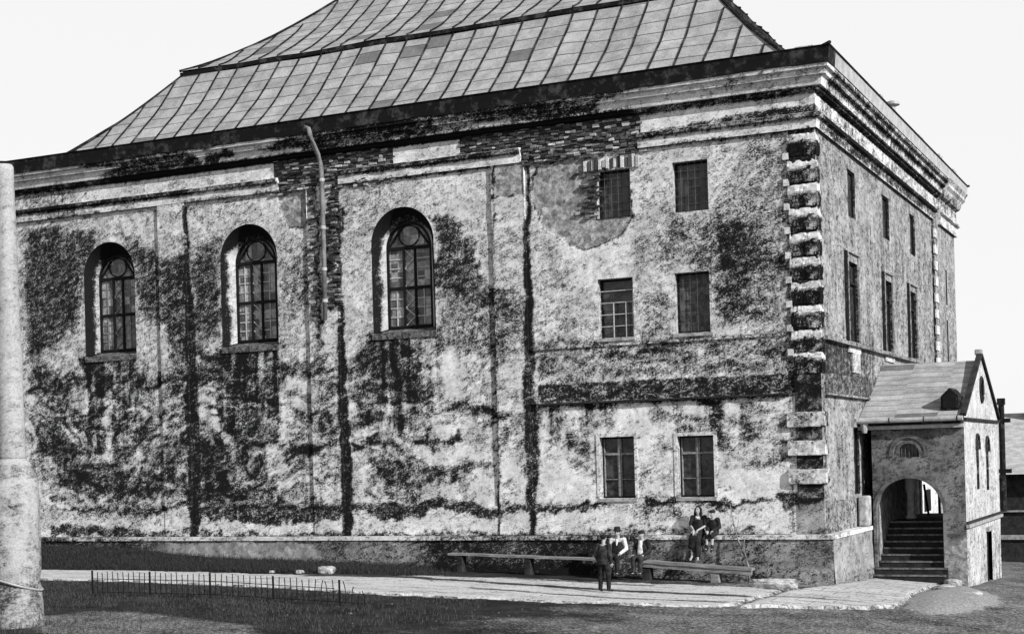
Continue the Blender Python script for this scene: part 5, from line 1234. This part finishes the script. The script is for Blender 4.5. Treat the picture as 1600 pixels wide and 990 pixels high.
def person(label, loc, yaw, k, J, wear, group=None):
    """J: joints in metres in the figure's own frame, facing -y"""
    o = thing('person', label, 'person', loc, group, yaw); J = {a: V3(*b) for a, b in J.items()}
    b = []; hd = J['head']; fy = J.get('face', V3(0, -1, 0)); fy = fy/np.linalg.norm(fy); sx = np.cross(fy, V3(0, 0, 1)); sx /= np.linalg.norm(sx); uz = np.cross(sx, fy)
    def hp(a, f_, u_): return hd+(sx*a+fy*f_+uz*u_)*k
    b.append(ell(hd+uz*.02*k-fy*.008*k, (.074*k, .088*k, .094*k))); b.append(cap(hp(0, .015, -.03), .068*k, hp(0, .048, -.088), .034*k))
    b.append(cap(hp(0, .082, .012), .011*k, hp(0, .103, -.030), .016*k)); b.append(cap(hp(-.02, .072, -.066), .011*k, hp(.02, .072, -.066), .011*k))
    b.append(cap(hp(-.035, .070, .030), .014*k, hp(.035, .070, .030), .014*k))
    for s in (-1, 1): b.append(cap(hp(s*.076, -.005, .015), .014*k, hp(s*.078, -.004, -.022), .011*k)); b.append(cap(hp(s*.036, .058, -.022), .022*k, hp(s*.04, .04, -.04), .02*k))
    nk = J['neck']; b.append(cap(nk-uz*.03*k, .060*k, hd-uz*.07*k-fy*.012*k, .052*k))
    ch, pl = J['chest'], J['pelvis']
    b.append(cap(pl, (.145*k, .11*k, .10*k), ch, (.155*k, .105*k, .12*k))); b.append(cap(ch, (.15*k, .10*k, .12*k), nk-uz*.05*k, (.11*k, .07*k, .05*k)))
    for s in 'LR':
        b.append(cap(nk-uz*.07*k, .06*k, J['sh'+s], .052*k)); b.append(cap(J['sh'+s], .050*k, J['el'+s], .040*k)); b.append(cap(J['el'+s], .040*k, J['wr'+s], .027*k))
        b.append(cap(J['hip'+s], .088*k, J['kn'+s], .056*k)); mid = J['kn'+s]*.68+J['an'+s]*.32+V3(0, .02*k, 0); b.append(cap(J['kn'+s], .055*k, mid, .054*k)); b.append(cap(mid, .054*k, J['an'+s], .036*k))
        b.append(cap(J['an'+s], .037*k, J['an'+s]*.6+J['toe'+s]*.4, .036*k)); b.append(cap(J['an'+s]+(J['an'+s]-J['toe'+s])*.22+V3(0, 0, -.02*k), .032*k, J['toe'+s], .028*k))
        d = J['wr'+s]-J['el'+s]; hdv = J.get('hd'+s, d); hand(b, J['wr'+s], hdv, V3(1 if s == 'L' else -1, -.3, .3), J.get('pm'+s, V3(0, 0, -1)), k)
    eyes = [hp(s*.032, .078, .010) for s in (-1, 1)]; mouth = [hp(q, .085, -.066) for q in (-.016, 0, .016)]; brow = [hp(s*q, .084, .034) for s in (-1, 1) for q in (.022, .036, .048)]
    def feat(co):
        f = np.zeros(len(co))
        for e in eyes: f = np.maximum(f, sstep(.017*k, .010*k, np.linalg.norm(co-e, axis=1)))
        for e in mouth: f = np.maximum(f, .6*sstep(.013*k, .006*k, np.linalg.norm(co-e, axis=1)))
        for e in brow: f = np.maximum(f, .75*sstep(.013*k, .006*k, np.linalg.norm(co-e, axis=1)))
        return f
    grow('body', b, .0065, 'skin', o, 2, feat)
    def sleeve(mat, name, down=1.0, add=.016, parts=None):
        p = [] if parts is None else parts
        for s in 'LR':
            p.append(cap(nk-uz*.09*k, .065*k, J['sh'+s], .062*k)); p.append(cap(J['sh'+s], (.050+add)*k, J['el'+s], (.042+add)*k)); e = J['el'+s]+(J['wr'+s]-J['el'+s])*down; p.append(cap(J['el'+s], (.042+add)*k, e, (.030+add)*k))
        return p
    def torso(add=.02, low=None, collar=.05):
        p = [cap(pl, (.150*k+add, .118*k+add, .10*k), ch, (.160*k+add, .112*k+add, .12*k)), cap(ch, (.155*k+add, .108*k+add, .12*k), nk-uz*(.05+collar)*k, (.10*k+add, .07*k+add, .05*k))]
        return p
    def trousers(down=1.0, add=.016):
        p = [ell(pl, (.16*k, .13*k, .12*k))]
        for s in 'LR':
            e = J['kn'+s]+(J['an'+s]-J['kn'+s])*down
            p.append(cap(J['hip'+s], (.092+add)*k, J['kn'+s], (.064+add)*k)); p.append(cap(J['kn'+s], (.064+add)*k, e, (.050+add)*k))
        return p
    def boots(high=.25):
        p = []
        for s in 'LR':
            a, t = J['an'+s], J['toe'+s]
            p.append(cap(a+(J['kn'+s]-a)*high, .050*k, a, .048*k)); p.append(cap(a+(a-t)*.25+V3(0, 0, -.02*k), .043*k, t, .038*k))
        return p
    for it in wear:
        n = it[0]
        if n == 'shirt': grow('shirt', sleeve(None, '')+torso(.012), .012, it[1], o, 3)
        elif n == 'waistcoat':
            grow('waistcoat', torso(.026, collar=.10), .012, it[1], o, 3)
            grow('shirt_front', [cap(ch+uz*.13*k+fy*.085*k, .045*k, ch-uz*.0*k+fy*.128*k, .018*k)], .01, 'white_cloth', o, 2)
        elif n == 'jacket':
            grow('jacket', sleeve(None, '', .95, .026)+torso(.032)+[cap(pl, (.165*k, .14*k, .10*k), pl-uz*.08*k, (.17*k, .15*k, .06*k))], .013, it[1], o, 3)
        elif n == 'shirt_panel': grow('shirt', [cap(ch+uz*.14*k+fy*.09*k, (.065*k, .045*k, .05*k), ch-uz*.20*k+fy*.155*k, (.10*k, .035*k, .06*k))], .01, it[1], o, 2)
        elif n == 'trousers': grow('trousers', trousers(it[2] if len(it) > 2 else .92), .012, it[1], o, 3)
        elif n == 'boots': grow('boots', boots(), .010, it[1], o, 2)
        elif n == 'cap':
            grow('cap', [ell(hd+uz*.058*k-fy*.012*k, (.108*k, .116*k, .068*k)), cap(hp(-.04, .092, .040), (.03*k, .03*k, .009*k), hp(.04, .092, .040), (.03*k, .03*k, .009*k))], .009, it[1], o, 2)
        elif n == 'hat':
            mb = MB(); mb.lathe([(.088*k, .045*k), (.150*k, .040*k), (.155*k, .048*k), (.094*k, .058*k), (.088*k, .13*k), (.075*k, .155*k), (.02*k, .16*k)], 24); h_ = mb.build('hat', M_[it[1]], o, smooth=True); h_.location = tuple(hd)
        elif n == 'hair_short': grow('hair', [ell(hd+uz*.035*k-fy*.022*k, (.086*k, .092*k, .092*k))], .009, it[1], o, 2)
        elif n == 'hair_long':
            p = [ell(hd+uz*.040*k-fy*.022*k, (.088*k, .090*k, .090*k))]
            for s in (-1, 1):
                p.append(cap(hp(s*.078, -.01, .03), .034*k, hp(s*.098, .0, -.10), .042*k)); p.append(cap(hp(s*.098, .0, -.10), .042*k, hp(s*.10, .02, -.17), .030*k)); p.append(cap(hp(s*.05, -.06, .02), .05*k, hp(s*.06, -.06, -.18), .04*k))
            grow('hair', p, .009, it[1], o, 2)
        elif n == 'dress':
            p = torso(.022, collar=.10)
            for s in 'LR':
                p.append(cap(nk-uz*.10*k, .06*k, J['sh'+s], .066*k)); p.append(cap(J['sh'+s], .070*k, J['sh'+s]+(J['el'+s]-J['sh'+s])*.85, .066*k)); p.append(cap(J['hip'+s], .115*k, J['kn'+s], .10*k))
            kl, kr = J['knL'], J['knR']; al, ar = J['anL'], J['anR']
            p.append(cap(kl, .10*k, kr, .10*k)); p.append(cap(kl, .10*k, kl+(al-kl)*it[2], .085*k)); p.append(cap(kr, .10*k, kr+(ar-kr)*it[3], .085*k))
            p.append(cap((kl+kr)/2, .10*k, (kl+kr)/2+((al+ar)/2-(kl+kr)/2)*.7, (.10*k, .06*k, .06*k))); p.append(cap(pl, (.21*k, .15*k, .1*k), (kl+kr)/2, (.17*k, .11*k, .09*k))); p.append(cap((kl+kr)/2, (.17*k, .11*k, .09*k), kr+(ar-kr)*.5, (.13*k, .09*k, .06*k)))
            grow('dress', p, .012, it[1], o, 4)
        elif n == 'collar': grow('collar', [cap(nk-uz*.045*k-sx*.05*k+fy*.045*k, .025*k, nk-uz*.075*k+fy*.088*k, .02*k), cap(nk-uz*.045*k+sx*.05*k+fy*.045*k, .025*k, nk-uz*.075*k+fy*.088*k, .02*k)], .008, it[1], o, 2)
    return o
def seated(k, sh_h=.60, knee=(-.42, .06), ank=(-.42, -.38), spread=.11, lean=.0, wrist=(.12, -.26, .15), toe=-.17, toez=-.05):
    J = dict(pelvis=(0, 0, .11*k), chest=(0, (.02-lean*.5)*k, .40*k), neck=(0, (.02-lean)*k, .60*k), head=(0, (-.01-lean*1.2)*k, .755*k))
    for s, n in ((1, 'L'), (-1, 'R')):
        J['sh'+n] = (s*.185*k, (.02-lean)*k, .545*k); J['el'+n] = (s*.245*k, (.02-lean)*k, .28*k); J['wr'+n] = (s*wrist[0]*k, wrist[1]*k, wrist[2]*k)
        J['hip'+n] = (s*.09*k, -.02*k, .09*k); J['kn'+n] = (s*spread*k, knee[0]*k, knee[1]*k); J['an'+n] = (s*spread*k, ank[0]*k, ank[1]*k); J['toe'+n] = (s*(spread+.03)*k, (ank[0]+toe)*k, (ank[1]+toez)*k)
        J['hd'+n] = (-s*.35, -.8, -.35)
    return J
# seated man, hat, waistcoat and white sleeves
J = seated(1.0, wrist=(.17, -.30, .17)); J['face'] = (.05, -1, -.1)
person('seated man in brimmed hat, dark waistcoat and white shirt sleeves on the bench', (-5.66, -.93, .615), R(2), 1.0, J, [('shirt', 'white_cloth'), ('waistcoat', 'dark_cloth'), ('trousers', 'dark_cloth'), ('boots', 'leather'), ('hat', 'dark_cloth'), ('hair_short', 'hair')])
J = seated(.94, wrist=(.16, -.27, .16), lean=.02); J['face'] = (-.1, -1, -.1)
person('seated youth in flat cap and open dark jacket showing a white shirt', (-4.93, -.93, .60), R(-4), .94, J, [('jacket', 'dark_cloth'), ('shirt_panel', 'white_cloth'), ('trousers', 'grey_cloth'), ('boots', 'leather'), ('cap', 'dark_cloth'), ('hair_short', 'hair')])
# boy standing on the path, back turned
k = .86
J = dict(pelvis=(0, 0, .92*k), chest=(0, .01, 1.20*k), neck=(0, .0, 1.42*k), head=(0, -.02, 1.575*k), face=(0, -1, -.12))
for s, n in ((1, 'L'), (-1, 'R')):
    J['sh'+n] = (s*.185*k, 0, 1.365*k); J['el'+n] = (s*.24*k, .05*k, 1.09*k); J['wr'+n] = (s*.20*k, -.06*k, .86*k); J['hd'+n] = (0, -.2, -1); J['pm'+n] = (-s, 0, 0)
    J['hip'+n] = (s*.09*k, 0, .90*k); J['kn'+n] = (s*.12*k, -.03*k, .50*k); J['an'+n] = (s*.145*k, .0, .09*k); J['toe'+n] = (s*.175*k, -.15*k, .04*k)
bx_, by_ = -4.39, -5.21
person('boy in dark cap, jacket and breeches standing on the path with his back turned', (bx_, by_, gzf(bx_, by_)+.03), R(172), k, J, [('jacket', 'grey_cloth'), ('trousers', 'dark_cloth', .92), ('boots', 'leather'), ('cap', 'dark_cloth'), ('hair_short', 'hair')])
# girl and child sitting on the plinth ledge with their feet towards the bench
J = seated(.96, knee=(-.34, -.06), ank=(-.36, -.56), spread=.085, wrist=(.055, -.27, .17), toe=-.10, toez=-.11); J['face'] = (-.08, -1, -.02)
for s, n in ((1, 'L'), (-1, 'R')): J['hd'+n] = (-s*.3, -.7, -.6); J['el'+n] = (s*.24*.92, -.02, .31*.92)
person('long-haired girl in dark dress with bare forearms sitting on the plinth ledge', (-3.47, -.30, 1.22), R(-2), .97, J, [('dress', 'dark_cloth', .97, .42), ('hair_long', 'hair'), ('collar', 'white_cloth')])
J = seated(.80, knee=(-.36, -.02), ank=(-.40, -.46), spread=.10, wrist=(.10, -.28, .16), lean=.06, toe=-.13, toez=-.08); J['face'] = (-.35, -1, -.12)
person('small child in dark clothes and cap with bare shins sitting beside the girl', (-3.03, -.30, 1.245), R(-8), .84, J, [('jacket', 'dark_cloth'), ('trousers', 'dark_cloth', .12), ('cap', 'dark_cloth'), ('boots', 'leather'), ('hair_short', 'hair')])
